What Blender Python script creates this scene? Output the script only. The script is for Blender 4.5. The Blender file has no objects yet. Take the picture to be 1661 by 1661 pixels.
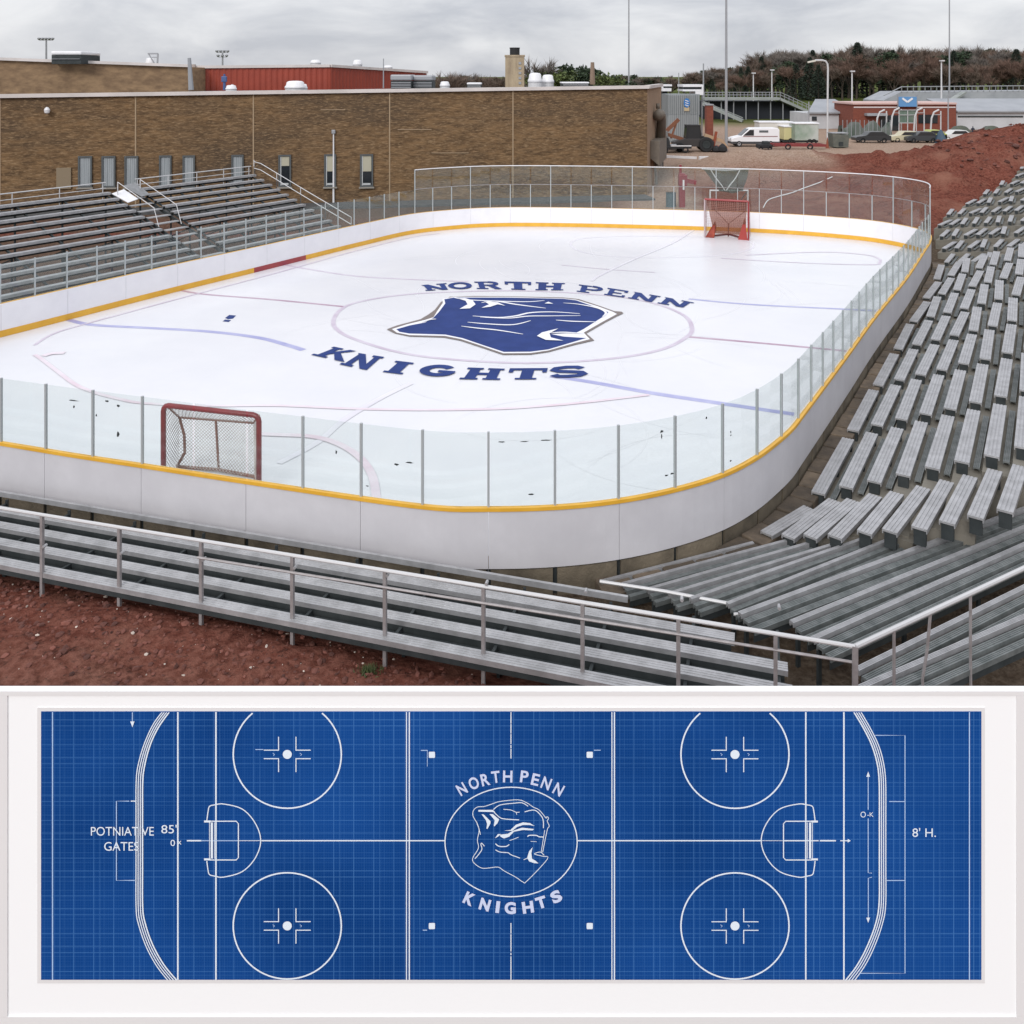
import bpy, math, random
from mathutils import Vector, Matrix, noise
from mathutils.geometry import tessellate_polygon
R = math.radians
rnd = random.Random(7)
SC = bpy.context.scene
COL = SC.collection
# ---------------------------------------------------------------- camera numbers
CAMZ, FPX, CX, HY, SZ = 9.44, 1393.0, 830.5, 125.0, 1661.0
def G(px, py, z=0.0):            # ground point of a photo pixel at height z
    d = FPX*(CAMZ-z)/(py-HY)
    return Vector(((px-CX)/FPX*d, d, z))
def D(px, py, d):                # point of a photo pixel at a known distance
    return Vector(((px-CX)/FPX*d, d, CAMZ-(py-HY)/FPX*d))
# ---------------------------------------------------------------- materials
MATS = {}
def _n(nt, t, **kw):
    n = nt.nodes.new(t)
    for k, v in kw.items():
        if k in n.inputs: n.inputs[k].default_value = v
        else: setattr(n, k, v)
    return n
def c4(c): return (c[0], c[1], c[2], 1.0)
def lin(r, g, b):
    f = lambda u: (u/255/12.92) if u/255 <= .04045 else ((u/255+.055)/1.055)**2.4
    return (f(r), f(g), f(b))
def mat(name, col, rough=.6, metal=0.0, var=None, vscale=3.0, stretch=(1,1,1), bump=0.0, bscale=20.0, var2=None, v2scale=.6, island=0.0, spec=.5, contrast=(.35,.65), var3=None, v3scale=9.0):
    if name in MATS: return MATS[name]
    m = bpy.data.materials.new(name); m.use_nodes = True
    nt = m.node_tree; p = nt.nodes['Principled BSDF']
    p.inputs['Base Color'].default_value = c4(col)
    p.inputs['Roughness'].default_value = rough
    p.inputs['Metallic'].default_value = metal
    p.inputs['Specular IOR Level'].default_value = spec
    tc = _n(nt, 'ShaderNodeNewGeometry')
    mp = _n(nt, 'ShaderNodeMapping'); mp.inputs['Scale'].default_value = stretch
    nt.links.new(tc.outputs['Position'], mp.inputs['Vector'])
    cur = None
    def mixc(a_sock, a_col, b_col, fac):
        x = _n(nt, 'ShaderNodeMix', data_type='RGBA')
        if a_sock: nt.links.new(a_sock, x.inputs[6])
        else: x.inputs[6].default_value = c4(a_col)
        x.inputs[7].default_value = c4(b_col)
        nt.links.new(fac, x.inputs[0]); return x.outputs[2]
    def fac(scale, lo, hi, det=6):
        no = _n(nt, 'ShaderNodeTexNoise', Scale=scale, Detail=det, Roughness=.62)
        nt.links.new(mp.outputs[0], no.inputs['Vector'])
        r = _n(nt, 'ShaderNodeMapRange'); r.inputs[1].default_value = lo; r.inputs[2].default_value = hi
        nt.links.new(no.outputs[0], r.inputs[0]); return r.outputs[0]
    if var is not None: cur = mixc(cur, col, var, fac(vscale, *contrast))
    if var2 is not None: cur = mixc(cur, col, var2, fac(v2scale, .45, .7))
    if var3 is not None: cur = mixc(cur, col, var3, fac(v3scale, .50, .72, 4))
    if island:
        hs = _n(nt, 'ShaderNodeHueSaturation')
        mr = _n(nt, 'ShaderNodeMapRange'); mr.inputs[3].default_value = 1-island; mr.inputs[4].default_value = 1+island
        nt.links.new(tc.outputs['Random Per Island'], mr.inputs[0]); nt.links.new(mr.outputs[0], hs.inputs['Value'])
        if cur: nt.links.new(cur, hs.inputs['Color'])
        else: hs.inputs['Color'].default_value = c4(col)
        cur = hs.outputs[0]
    if cur: nt.links.new(cur, p.inputs['Base Color'])
    if bump:
        no = _n(nt, 'ShaderNodeTexNoise', Scale=bscale, Detail=8.0, Roughness=.65)
        nt.links.new(mp.outputs[0], no.inputs['Vector'])
        b = _n(nt, 'ShaderNodeBump', Strength=min(1, bump), Distance=.05*max(1, bump))
        nt.links.new(no.outputs[0], b.inputs['Height']); nt.links.new(b.outputs[0], p.inputs['Normal'])
    MATS[name] = m
    return m
def glass_mat(name, tint, haze, hazecol, ior=1.45):
    m = bpy.data.materials.new(name); m.use_nodes = True
    nt = m.node_tree; nt.nodes.clear()
    out = _n(nt, 'ShaderNodeOutputMaterial')
    tr = _n(nt, 'ShaderNodeBsdfTransparent', Color=c4(tint))
    df = _n(nt, 'ShaderNodeBsdfDiffuse', Color=c4(hazecol))
    gl = _n(nt, 'ShaderNodeBsdfGlossy', Roughness=.03)
    geo = _n(nt, 'ShaderNodeNewGeometry')
    no = _n(nt, 'ShaderNodeTexNoise', Scale=1.3, Detail=5.0)
    nt.links.new(geo.outputs['Position'], no.inputs['Vector'])
    mr = _n(nt, 'ShaderNodeMapRange'); mr.inputs[3].default_value = haze*.6; mr.inputs[4].default_value = haze*1.4
    nt.links.new(no.outputs[0], mr.inputs[0])
    m1 = _n(nt, 'ShaderNodeMixShader'); nt.links.new(mr.outputs[0], m1.inputs[0])
    nt.links.new(tr.outputs[0], m1.inputs[1]); nt.links.new(df.outputs[0], m1.inputs[2])
    lw = _n(nt, 'ShaderNodeLayerWeight', Blend=.5); pw = _n(nt, 'ShaderNodeMath', operation='POWER'); nt.links.new(lw.outputs['Facing'], pw.inputs[0]); pw.inputs[1].default_value = 5.0
    fr = _n(nt, 'ShaderNodeMath', operation='MULTIPLY_ADD'); nt.links.new(pw.outputs[0], fr.inputs[0]); fr.inputs[1].default_value = .5 if ior > 1.1 else .05; fr.inputs[2].default_value = .035 if ior > 1.1 else 0.0
    m2 = _n(nt, 'ShaderNodeMixShader'); nt.links.new(fr.outputs[0], m2.inputs[0])
    nt.links.new(m1.outputs[0], m2.inputs[1]); nt.links.new(gl.outputs[0], m2.inputs[2])
    nt.links.new(m2.outputs[0], out.inputs[0])
    MATS[name] = m
    return m
# ---------------------------------------------------------------- mesh builder
W = {}
class MB:
    def __init__(s): s.v = []; s.f = []
    def add(s, vs, fs):
        o = len(s.v); s.v += [tuple(v) for v in vs]; s.f += [tuple(i+o for i in f) for f in fs]; return s
    def box(s, c, size, rz=0.0):
        cx, cy, cz = c; a, b, h = size[0]/2, size[1]/2, size[2]/2
        cs, sn = math.cos(rz), math.sin(rz); vs = []
        for dz in (-h, h):
            for dx, dy in ((-a,-b),(a,-b),(a,b),(-a,b)):
                vs.append((cx+dx*cs-dy*sn, cy+dx*sn+dy*cs, cz+dz))
        return s.add(vs, [(3,2,1,0),(4,5,6,7),(0,1,5,4),(1,2,6,5),(2,3,7,6),(3,0,4,7)])
    def frame(s, p, q, up=Vector((0,0,1))):
        t = (Vector(q)-Vector(p)); t.normalize()
        if abs(t.dot(up)) > .98: up = Vector((0,1,0))
        a = t.cross(up).normalized(); b = a.cross(t).normalized()
        return a, b
    def sweep(s, prof, p, q):      # profile (right, up) swept from p to q
        p = Vector(p); q = Vector(q); a, b = s.frame(p, q); n = len(prof)
        vs = [p+a*x+b*y for x, y in prof]+[q+a*x+b*y for x, y in prof]
        fs = [(i, (i+1) % n, n+(i+1) % n, n+i) for i in range(n)]
        fs += [tuple(range(n-1, -1, -1)), tuple(range(n, 2*n))]
        return s.add(vs, fs)
    def bar(s, p, q, w, h):
        return s.sweep([(-w/2,-h/2),(w/2,-h/2),(w/2,h/2),(-w/2,h/2)], p, q)
    def tube(s, p, q, r, n=8, r2=None):
        p = Vector(p); q = Vector(q); a, b = s.frame(p, q); r2 = r if r2 is None else r2
        cs = [(math.cos(2*math.pi*i/n), math.sin(2*math.pi*i/n)) for i in range(n)]
        vs = [p+a*(x*r)+b*(y*r) for x, y in cs]+[q+a*(x*r2)+b*(y*r2) for x, y in cs]
        fs = [(i, (i+1) % n, n+(i+1) % n, n+i) for i in range(n)]
        fs += [tuple(range(n-1, -1, -1)), tuple(range(n, 2*n))]
        return s.add(vs, fs)
    def pipe(s, pts, r, n=8):
        pts = [Vector(p) for p in pts]; rings = []
        for i, p in enumerate(pts):
            t = (pts[min(i+1, len(pts)-1)]-pts[max(i-1, 0)]).normalized()
            up = Vector((0,0,1)) if abs(t.z) < .9 else Vector((0,1,0))
            if i == 0: a = t.cross(up).normalized()
            else:
                a = (pa-t*pa.dot(t))
                a = a.normalized() if a.length > 1e-4 else t.cross(up).normalized()
            pa = a; b = a.cross(t).normalized()
            rings.append([p+a*(math.cos(2*math.pi*k/n)*r)+b*(math.sin(2*math.pi*k/n)*r) for k in range(n)])
        vs = [v for rg in rings for v in rg]; fs = []
        for i in range(len(rings)-1):
            for k in range(n): fs.append((i*n+k, i*n+(k+1) % n, (i+1)*n+(k+1) % n, (i+1)*n+k))
        fs += [tuple(range(n-1, -1, -1)), tuple(range((len(rings)-1)*n, len(rings)*n))]
        return s.add(vs, fs)
    def lathe(s, prof, c, n=16):
        vs = []; fs = []
        for r, z in prof:
            for k in range(n): vs.append((c[0]+r*math.cos(2*math.pi*k/n), c[1]+r*math.sin(2*math.pi*k/n), c[2]+z))
        for i in range(len(prof)-1):
            for k in range(n): fs.append((i*n+k, i*n+(k+1) % n, (i+1)*n+(k+1) % n, (i+1)*n+k))
        fs += [tuple(range(n-1, -1, -1)), tuple(range((len(prof)-1)*n, len(prof)*n))]
        return s.add(vs, fs)
    def prism(s, poly, z0, z1):     # plan polygon, upright
        n = len(poly); z0s = z0 if hasattr(z0, '__len__') else [z0]*n; z1s = z1 if hasattr(z1, '__len__') else [z1]*n
        vs = [(p[0], p[1], z0s[i]) for i, p in enumerate(poly)]+[(p[0], p[1], z1s[i]) for i, p in enumerate(poly)]
        fs = [(i, (i+1) % n, n+(i+1) % n, n+i) for i in range(n)]
        fs += [tuple(range(n-1, -1, -1)), tuple(range(n, 2*n))]
        return s.add(vs, fs)
    def side(s, poly, y0, y1):      # profile in x-z pushed along y
        n = len(poly); vs = [(x, y0, z) for x, z in poly]+[(x, y1, z) for x, z in poly]
        tr = tessellate_polygon([[Vector((x, 0, z)) for x, z in poly]])
        fs = [(i, (i+1) % n, n+(i+1) % n, n+i) for i in range(n)]
        fs += [tuple(t) for t in tr]+[tuple(n+i for i in reversed(t)) for t in tr]
        return s.add(vs, fs)
    def wheel(s, c, r, w, n=20):    # axle along local y
        vs = []; pr = [(r*.62,-w/2),(r*.93,-w/2),(r,-w*.35),(r,w*.35),(r*.93,w/2),(r*.62,w/2)]
        m = len(pr); fs = []
        for k in range(n):
            a = 2*math.pi*k/n
            for rr, y in pr: vs.append((c[0]+rr*math.cos(a), c[1]+y, c[2]+rr*math.sin(a)))
        for k in range(n):
            for j in range(m): fs.append((k*m+j, k*m+(j+1) % m, ((k+1) % n)*m+(j+1) % m, ((k+1) % n)*m+j))
        return s.add(vs, fs)
    def build(s, name, m, parent=None, smooth=False, bevel=0.0, local=False):
        off = Vector((0,0,0)) if (parent is None or local) else W.get(parent, Vector((0,0,0)))
        me = bpy.data.meshes.new(name)
        me.from_pydata([(v[0]-off.x, v[1]-off.y, v[2]-off.z) for v in s.v], [], s.f)
        me.materials.append(m)
        o = bpy.data.objects.new(name, me); COL.objects.link(o)
        if parent is not None: o.parent = parent
        W[o] = off
        import bmesh
        bm = bmesh.new(); bm.from_mesh(me); bmesh.ops.recalc_face_normals(bm, faces=bm.faces); bm.to_mesh(me); bm.free()
        if smooth:
            for p in me.polygons: p.use_smooth = True
        if bevel:
            b = o.modifiers.new('bevel', 'BEVEL'); b.width = bevel; b.segments = 2; b.limit_method = 'ANGLE'
        return o
def tag(o, label=None, cat=None, group=None, kind=None):
    if label: o['label'] = label
    if cat: o['category'] = cat
    if group: o['group'] = group
    if kind: o['kind'] = kind
    return o
def thing(name, label, cat, loc=(0,0,0), rz=0.0, group=None, sc=1.0):
    o = bpy.data.objects.new(name, None); COL.objects.link(o)
    o.location = loc; o.rotation_euler = (0, 0, rz); o.scale = (sc, sc, sc); o.empty_display_size = .2
    W[o] = Vector(loc)
    return tag(o, label, cat, group)
def kids(o): return [c for c in bpy.data.objects if c.parent == o]
def dup(root, loc, rz=0.0, label=None, group=None, sc=1.0):
    r = root.copy(); COL.objects.link(r); r.location = loc; r.rotation_euler = (0, 0, rz); r.scale = (sc, sc, sc)
    if label: r['label'] = label
    if group: r['group'] = group
    for ch in root.children:
        c = ch.copy(); COL.objects.link(c); c.parent = r
        for g in ch.children:
            e = g.copy(); COL.objects.link(e); e.parent = c
    return r
def catmull(pts, sub=8, closed=False):
    pts = [Vector(p) for p in pts]; n = len(pts); out = []
    rng = range(n) if closed else range(n-1)
    for i in rng:
        if closed: p0, p1, p2, p3 = pts[i-1], pts[i], pts[(i+1) % n], pts[(i+2) % n]
        else: p0, p1, p2, p3 = pts[max(i-1,0)], pts[i], pts[i+1], pts[min(i+2,n-1)]
        for k in range(sub):
            t = k/sub
            out.append(.5*((2*p1)+(p2-p0)*t+(2*p0-5*p1+4*p2-p3)*t*t+(3*p1-p0-3*p2+p3)*t**3))
    if not closed: out.append(pts[-1])
    return out
def sstep(a, b, x):
    t = max(0, min(1, (x-a)/(b-a))); return t*t*(3-2*t)
ORD = ['first','second','third','fourth','fifth','sixth','seventh','eighth','ninth','tenth','eleventh','twelfth']
# ---------------------------------------------------------------- shared materials
ALU = mat('aluminium', (.46,.46,.475), .5, .5, var=(.34,.34,.35), vscale=3.5, stretch=(1,1,1), bump=.1, bscale=40)
ALUD = mat('aluminium_dull', (.27,.275,.285), .6, .4, var=(.19,.195,.20), vscale=4)
DARKST = mat('dark_steel_and_shade', (.018,.024,.026), .75, .1, var=(.035,.042,.044), vscale=3)  # dark steel parts, and the strips that paint shade under the planks
GALV = mat('galvanised_steel', (.36,.34,.345), .55, .35, var=(.27,.25,.25), vscale=6)
BLACK = mat('black_rubber', (.015,.015,.017), .8)
WHITEP = mat('white_paint', (.74,.74,.76), .45, var=(.66,.66,.68), vscale=1.5)
POLEW = mat('pale_pole', (.55,.55,.56), .5, .2)
POLEG = mat('grey_pole', (.30,.31,.33), .5, .3)
GLASSD = mat('dark_glass', (.02,.025,.03), .08, spec=.8)
REDT = mat('red_tube', (.22,.012,.02), .3, var=(.16,.008,.014), vscale=2)
CONC = mat('concrete', (.30,.28,.24), .9, var=(.19,.17,.14), vscale=1.6, bump=.4, bscale=18)
# ================================================================ SETTING: terrain
BO, BE, BM = Vector((-6.89,15.03,0)), Vector((.961,-.276,0)), Vector((.276,.961,0))   # near stand: origin, along, towards the rink
U, NR = Vector((.53,.848,0)), Vector((.848,-.53,0))                                    # rink long axis, outward on the right
def gauss(x, y, cx, cy, sx, sy, rot=0):
    dx, dy = x-cx, y-cy; c, s = math.cos(rot), math.sin(rot)
    a, b = (dx*c+dy*s)/sx, (-dx*s+dy*c)/sy
    return math.exp(-.5*(a*a+b*b))
def hgt(x, y, fine=True):
    p = Vector((x, y, 0)); off = (p-BO).dot(BM)
    h = -.5*sstep(-.2, 1.6, off)
    h *= 1-sstep(52, 60, y)
    h += .9*sstep(76, 100, y)+3.6*sstep(150, 225, y)+5*sstep(230, 600, y)
    m1 = 5.0*gauss(x, y, 45, 72, 11.5, 6, .10)+.8*gauss(x, y, 31, 65, 7, 3.5, .2)+1.2*gauss(x,y,52,66,8,6)
    m2 = 2.2*gauss(x, y, 21, 77, 6.5, 3.6, .05)+.9*gauss(x, y, 31, 80, 6, 3)
    m3 = .35*gauss(x, y, -9, 12.5, 4, 2)
    h += m1+m2+m3
    if fine:
        n = noise.fractal(Vector((x*.35, y*.35, 3.1)), 1.0, 2.1, 5)
        amp = .05+.24*min(3, m1)+.14*min(2, m2)
        h += .24*min(2.5, m1)*(1-abs(2*noise.fractal(Vector((x*.16, y*.22, 7.7)), 1.0, 2.2, 4)))-.24*min(2.5, m1)
        if y < 20: amp = .085*(1-sstep(-.3, 1.2, off))+.03
        h += n*amp
        if y < 16: h += .045*noise.fractal(Vector((x*1.9, y*1.9, 9.1)), 1.0, 2.0, 4)*(1-sstep(0, 1.5, off))
    return h
def lines(segs):
    out = []
    for a, b, st in segs:
        n = max(1, round((b-a)/st)); out += [a+(b-a)*i/n for i in range(n)]
    return out+[segs[-1][1]]
xs = lines([(-700,-120,40),(-120,-40,5),(-40,-13,.9),(-13,9,.11),(9,18,.4),(18,62,.45),(62,120,4),(120,700,40)])
ys = lines([(-60,0,6),(0,10,1),(10,16.5,.11),(16.5,54,1.2),(54,84,.4),(84,120,2),(120,260,8),(260,900,40)])
tm = MB(); nx = len(xs)
for y in ys:
    for x in xs: tm.v.append((x, y, hgt(x, y)))
for j in range(len(ys)-1):
    for i in range(nx-1): tm.f.append((j*nx+i, j*nx+i+1, (j+1)*nx+i+1, (j+1)*nx+i))
def terrain_mat():
    m = bpy.data.materials.new('soil'); m.use_nodes = True; nt = m.node_tree; p = nt.nodes['Principled BSDF']
    p.inputs['Roughness'].default_value = .95; p.inputs['Specular IOR Level'].default_value = .03
    geo = _n(nt, 'ShaderNodeNewGeometry'); at = _n(nt, 'ShaderNodeVertexColor', layer_name='zone')
    sep = _n(nt, 'ShaderNodeSeparateColor'); nt.links.new(at.outputs[0], sep.inputs[0])
    def nz(scale, lo, hi, det=8):
        n = _n(nt, 'ShaderNodeTexNoise', Scale=scale, Detail=float(det), Roughness=.66)
        nt.links.new(geo.outputs['Position'], n.inputs['Vector'])
        r = _n(nt, 'ShaderNodeMapRange'); r.inputs[1].default_value = lo; r.inputs[2].default_value = hi
        nt.links.new(n.outputs[0], r.inputs[0]); return r.outputs[0], n.outputs[0]
    def mix(a, b, f):
        x = _n(nt, 'ShaderNodeMix', data_type='RGBA')
        for k, s in ((6, a), (7, b)):
            if isinstance(s, tuple): x.inputs[k].default_value = c4(s)
            else: nt.links.new(s, x.inputs[k])
        nt.links.new(f, x.inputs[0]); return x.outputs[2]
    f1, _ = nz(1.1, .35, .65); f2, h2 = nz(6, .4, .62); f3, h3 = nz(22, .35, .7)
    red = mix(mix((.150,.047,.033), (.074,.022,.016), f1), (.205,.078,.056), f2)
    red = mix(red, (.036,.015,.013), nz(9, .54, .70)[0])
    tan = mix(mix((.30,.205,.15), (.22,.145,.10), f1), (.38,.29,.235), f2)
    grass = mix(mix((.085,.115,.03), (.13,.12,.05), f1), (.05,.08,.02), f2)
    brown = mix(mix((.085,.06,.042), (.05,.037,.028), f1), (.13,.10,.075), f2)
    red = mix(red, (.225,.105,.075), nz(.33, .50, .68)[0])
    c = mix(red, tan, sep.outputs[0]); c = mix(c, grass, sep.outputs[1]); c = mix(c, brown, sep.outputs[2])
    nt.links.new(c, p.inputs['Base Color'])
    b1 = _n(nt, 'ShaderNodeBump', Strength=.9, Distance=.10); nt.links.new(h2, b1.inputs['Height'])
    b2 = _n(nt, 'ShaderNodeBump', Strength=.8, Distance=.03); nt.links.new(h3, b2.inputs['Height'])
    nt.links.new(b1.outputs[0], b2.inputs['Normal']); nt.links.new(b2.outputs[0], p.inputs['Normal'])
    return m
SOIL = terrain_mat()
ter = tm.build('ground', SOIL, smooth=True)
tag(ter, 'red brown excavated earth around the rink', kind='structure')
ca = ter.data.color_attributes.new('zone', 'FLOAT_COLOR', 'POINT')
for i, v in enumerate(tm.v):
    x, y, z = v
    tan = sstep(76, 86, y+3*noise.noise(Vector((x*.1, y*.1, 0))))
    if y > 54: tan = max(tan, .95*sstep(14.5, 12, x-(y-60)*.14+2*noise.noise(Vector((x*.3, y*.3, 1))))*sstep(6, 10, x+.6*noise.noise(Vector((x*.5, y*.5, 2)))))
    tan = max(tan, .9*min(1, 1.3*gauss(x, y, 20, 78, 8, 4)))
    tan = max(tan, .35*gauss(x, y, -8, 10, 6, 2))
    if y > 60: tan = max(tan, sstep(71, 77, y+2*noise.noise(Vector((x*.15, y*.15, 4)))))*(1-sstep(1.0, 2.0, z-.9*sstep(76,100,y)-(1.8*gauss(x,y,21,77,6.5,3.6,.05))) if x > 27 else 1)
    gr = sstep(140, 165, y)
    br = (sstep(.4, 1.8, (Vector((x, y, 0))-BO).dot(BM)) if y < 54 else 0)*(1-sstep(53, 57, y))
    if y > 54 and y < 72: br = max(br, .85*sstep(9, 6, x))
    if x < -4 and 24 < y < 58: br *= .8
    ca.data[i].color = (tan, gr, br, 1)
# ================================================================ RINK
OUT = [(-.45,16.44),(.92,16.52),(2.14,16.78),(3.31,17.24),(4.38,17.86),(5.26,18.63),(6.0,19.47),(6.56,20.19),(7.08,21.0),(8.27,22.87),
       (10.07,25.72),(12.5,29.6),(16.2,35.3),(19.6,40.85),(20.9,43.0),(21.85,45.0),(22.0,46.6),(21.3,48.4),(20.0,49.8),(17.3,51.3),(14.5,52.3),
       (11.4,53.0),(8.4,53.5),(4.5,54.05),(.76,54.3),(-1.5,54.1),(-3.4,53.4),(-6.06,51.6),(-8.56,47.9),(-10.7,44.4),(-12.7,41.1),(-15,37.4),(-17.8,32.5),
       (-19.4,29.6),(-20.0,27.0),(-19.2,24.3),(-17,22.1),(-13.9,20.25),(-10.45,19.05),(-7.6,18.2),(-4.74,17.36),(-1.74,16.54)]
path = [Vector((p[0], p[1], 0)) for p in catmull([(x, y, 0) for x, y in OUT], 10, True)]
cum = [0]
for i in range(len(path)): cum.append(cum[-1]+(path[(i+1) % len(path)]-path[i]).length)
LEN = cum[-1]
def at(s):
    s %= LEN
    import bisect
    i = min(len(path)-1, bisect.bisect_right(cum, s)-1); a, b = path[i], path[(i+1) % len(path)]
    return a.lerp(b, (s-cum[i])/max(1e-6, cum[i+1]-cum[i]))
def nrm(s):
    t = (at(s+.15)-at(s-.15)).normalized(); return Vector((t.y, -t.x, 0))      # outward (path runs anticlockwise)
def s_near(x, y):
    q = Vector((x, y, 0)); i = min(range(len(path)), key=lambda k: (path[k]-q).length); return cum[i]
def wall(mb, s0, s1, o0, o1, z0, z1, st=.3):
    n = max(1, math.ceil((s1-s0)/st)); vs = []; fs = []
    for i in range(n+1):
        s = s0+(s1-s0)*i/n; p = at(s); m = nrm(s)
        for o, z in ((o0,z0),(o1,z0),(o1,z1),(o0,z1)):
            q = p+m*o; vs.append((q.x, q.y, z))
    for i in range(n):
        for k in range(4): fs.append((i*4+k, i*4+(k+1) % 4, (i+1)*4+(k+1) % 4, (i+1)*4+k))
    fs += [(3,2,1,0), (n*4,n*4+1,n*4+2,n*4+3)]
    mb.add(vs, fs)
ICE = mat('ice', (.72,.72,.75), .27, var=(.67,.675,.715), vscale=.22, bump=.05, bscale=1.5, spec=.35)
im = MB(); n = len(path)
inner = [path[i]+nrm(cum[i])*(-.04) for i in range(n)]
cen = Vector((1.5, 35, 0))
im.v = [(p.x, p.y, 0) for p in inner]+[(p.x, p.y, -.3) for p in inner]
tr = tessellate_polygon([inner]); im.f = [tuple(t) for t in tr]+[(i, (i+1) % n, n+(i+1) % n, n+i) for i in range(n)]
ice = im.build('ice', ICE); tag(ice, 'white sheet of rink ice with painted lines and lettering', kind='structure')
def ribbon(mb, pts, w, z, closed=False):
    n = len(pts); vs = []; fs = []
    for i, p in enumerate(pts):
        a = pts[i-1] if (i or closed) else p; b = pts[(i+1) % n] if (i < n-1 or closed) else p
        t = (b-a); t.z = 0; t.normalize(); m = Vector((-t.y, t.x, 0)); ww = w[i] if hasattr(w, '__len__') else w
        q0 = p+m*(ww/2); q1 = p-m*(ww/2); vs += [(q0.x, q0.y, z), (q1.x, q1.y, z)]
    for i in range(n if closed else n-1):
        j = (i+1) % n; fs.append((2*i, 2*i+1, 2*j+1, 2*j))
    mb.add(vs, fs)
def icel(name, pts, w, m, z, closed=False):
    mb = MB(); ribbon(mb, catmull([G(*p) for p in pts], 8, closed), w, z, closed)
    return mb.build(name, m, ice)
LBLUE = mat('blue_line', (.30,.31,.56), .35, var=(.44,.45,.66), vscale=.8)
LRED = mat('maroon_line', (.36,.20,.30), .35, var=(.50,.38,.47), vscale=.8)
LMAU = mat('mauve_line', (.50,.42,.52), .35, var=(.62,.57,.66), vscale=.8)
LFAINT = mat('faint_line', (.66,.64,.71), .35, var=(.74,.735,.78), vscale=.6)
LPINK = mat('pink_line', (.68,.55,.62), .35, var=(.75,.70,.75), vscale=.7)
NAVY = mat('navy_paint', (.009,.030,.150), .5, var=(.016,.042,.19), vscale=1.1, spec=.12)
EDGE = mat('umber_edge', (.17,.14,.13), .5)
WMARK = mat('white_mark', (.80,.80,.84), .4)
z = .004
icel('red_line', [(290,470.5),(333,477.5),(440,486),(558,497.5)], .17, LRED, z)
icel('red_line', [(1117,546.5),(1250,558),(1395,571.5)], .17, LRED, z)
icel('blue_line', [(112,519),(150,527),(240,532),(340,538),(420,548),(470,561),(492,568)], .26, LBLUE, z)
icel('blue_line', [(893,610),(960,620),(1060,638),(1180,656),(1288,672)], .26, LBLUE, z)
icel('blue_line', [(452,428),(560,446),(650,452.5),(760,457)], .16, LMAU, z)
icel('blue_line', [(1117,485),(1218,494),(1370,501.6),(1432,505)], .2, LBLUE, z)
icel('border_line', [(56,560),(86,542),(139,525.6),(317,477.5),(450,442.5),(568,409.5),(665,385.5),(713,379)], .12, LMAU, .008)
icel('center_circle', [(541,520),(552,503),(578,491),(640,480),(720,474),(850,472),(980,479),(1060,492),(1108,511),(1122,530),(1115,546),(1070,568),(980,583),(850,589),(720,582),(640,570),(572,549),(546,534)], .17, LMAU, .008, True)
icel('end_circle', [(926,395),(935,405),(960,412),(1000,416),(1075,418),(1160,415),(1205,408),(1222,400),(1212,391),(1150,385),(1040,383),(980,384.5),(940,388)], .12, LFAINT, z, True)
icel('axis_line', [(1125,373),(1090,395),(1030,420),(975,446),(960,456)], .14, LFAINT, .012)
icel('axis_line', [(667,622),(618,646),(558,682),(515,718),(452,752)], .2, LFAINT, .012)
icel('skate_mark', [(911,430),(985,437),(1062,442)], .09, LMAU, .008)
icel('end_loop', [(1170,419),(1300,426.5),(1412,429.5),(1427,425),(1424,419),(1400,413),(1330,409),(1210,414)], .14, LMAU, .008)
icel('near_circle', [(56,576),(64,580.5),(91,601),(122,624),(153,637),(194,648),(233,654.5),(330,659),(450,658.5),(570,663.5),(684,665.5),(800,664),(870,660),(950,653),(1053,641)], .14, LPINK, .016)
icel('crease_line', [(424,705),(450,706),(510,709.6),(553,723),(585,744.5),(604,773),(611,812)], .2, LPINK, .02)
icel('stain', [(70,578),(85,574),(105,573)], .25, LPINK, .02)
def poly(mb, pts, z):
    ps = [Vector(p) for p in pts]; tr = tessellate_polygon([ps])
    mb.add([(p.x, p.y, z if z is not None else p.z) for p in ps], tr)
E = lambda x, y: G(480+x/2.4426, 440+y/2.4426)
mb = MB(); poly(mb, [E(x,y) for x, y in [(360,232),(400,217),(494,192),(527,172),(551,154),(574,124),(610,103),(700,100),(830,101),(1060,106),(1120,112),(1200,138),(1262,160),(1290,162),(1298,168),(1272,180),(1226,204),(1150,248),(1182,276),(1110,292),(1000,322),(930,332),(820,333),(735,304),(650,276),(585,264),(450,260),(393,248)]], .024)
emb = mb.build('emblem', EDGE, ice)
mb = MB(); poly(mb, [E(x,y) for x, y in [(380,232),(440,213),(510,196),(545,185),(560,160),(582,128),(580,112),(625,104),(830,104),(1060,110),(1110,115),(1195,141),(1255,163),(1272,172),(1215,203),(1140,246),(1165,272),(1105,287),(1000,317),(930,327),(822,328),(740,300),(655,272),(590,259),(450,256),(400,246)]], .028)
mb.build('white_outline', WMARK, emb)
mb = MB(); poly(mb, [E(x,y) for x, y in [(398,233),(450,218),(512,206),(545,187),(566,165),(592,130),(588,114),(625,107),(830,107),(1060,112),(1110,118),(1188,145),(1238,165),(1222,180),(1190,200),(1140,232),(1112,246),(1010,252),(1060,262),(1150,268),(1100,283),(1000,313),(930,322),(824,323),(745,297),(660,268),(592,254),(450,250),(410,243)]], .032)
mb.build('blue_field', NAVY, emb)
mb = MB(); z = .036
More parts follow.
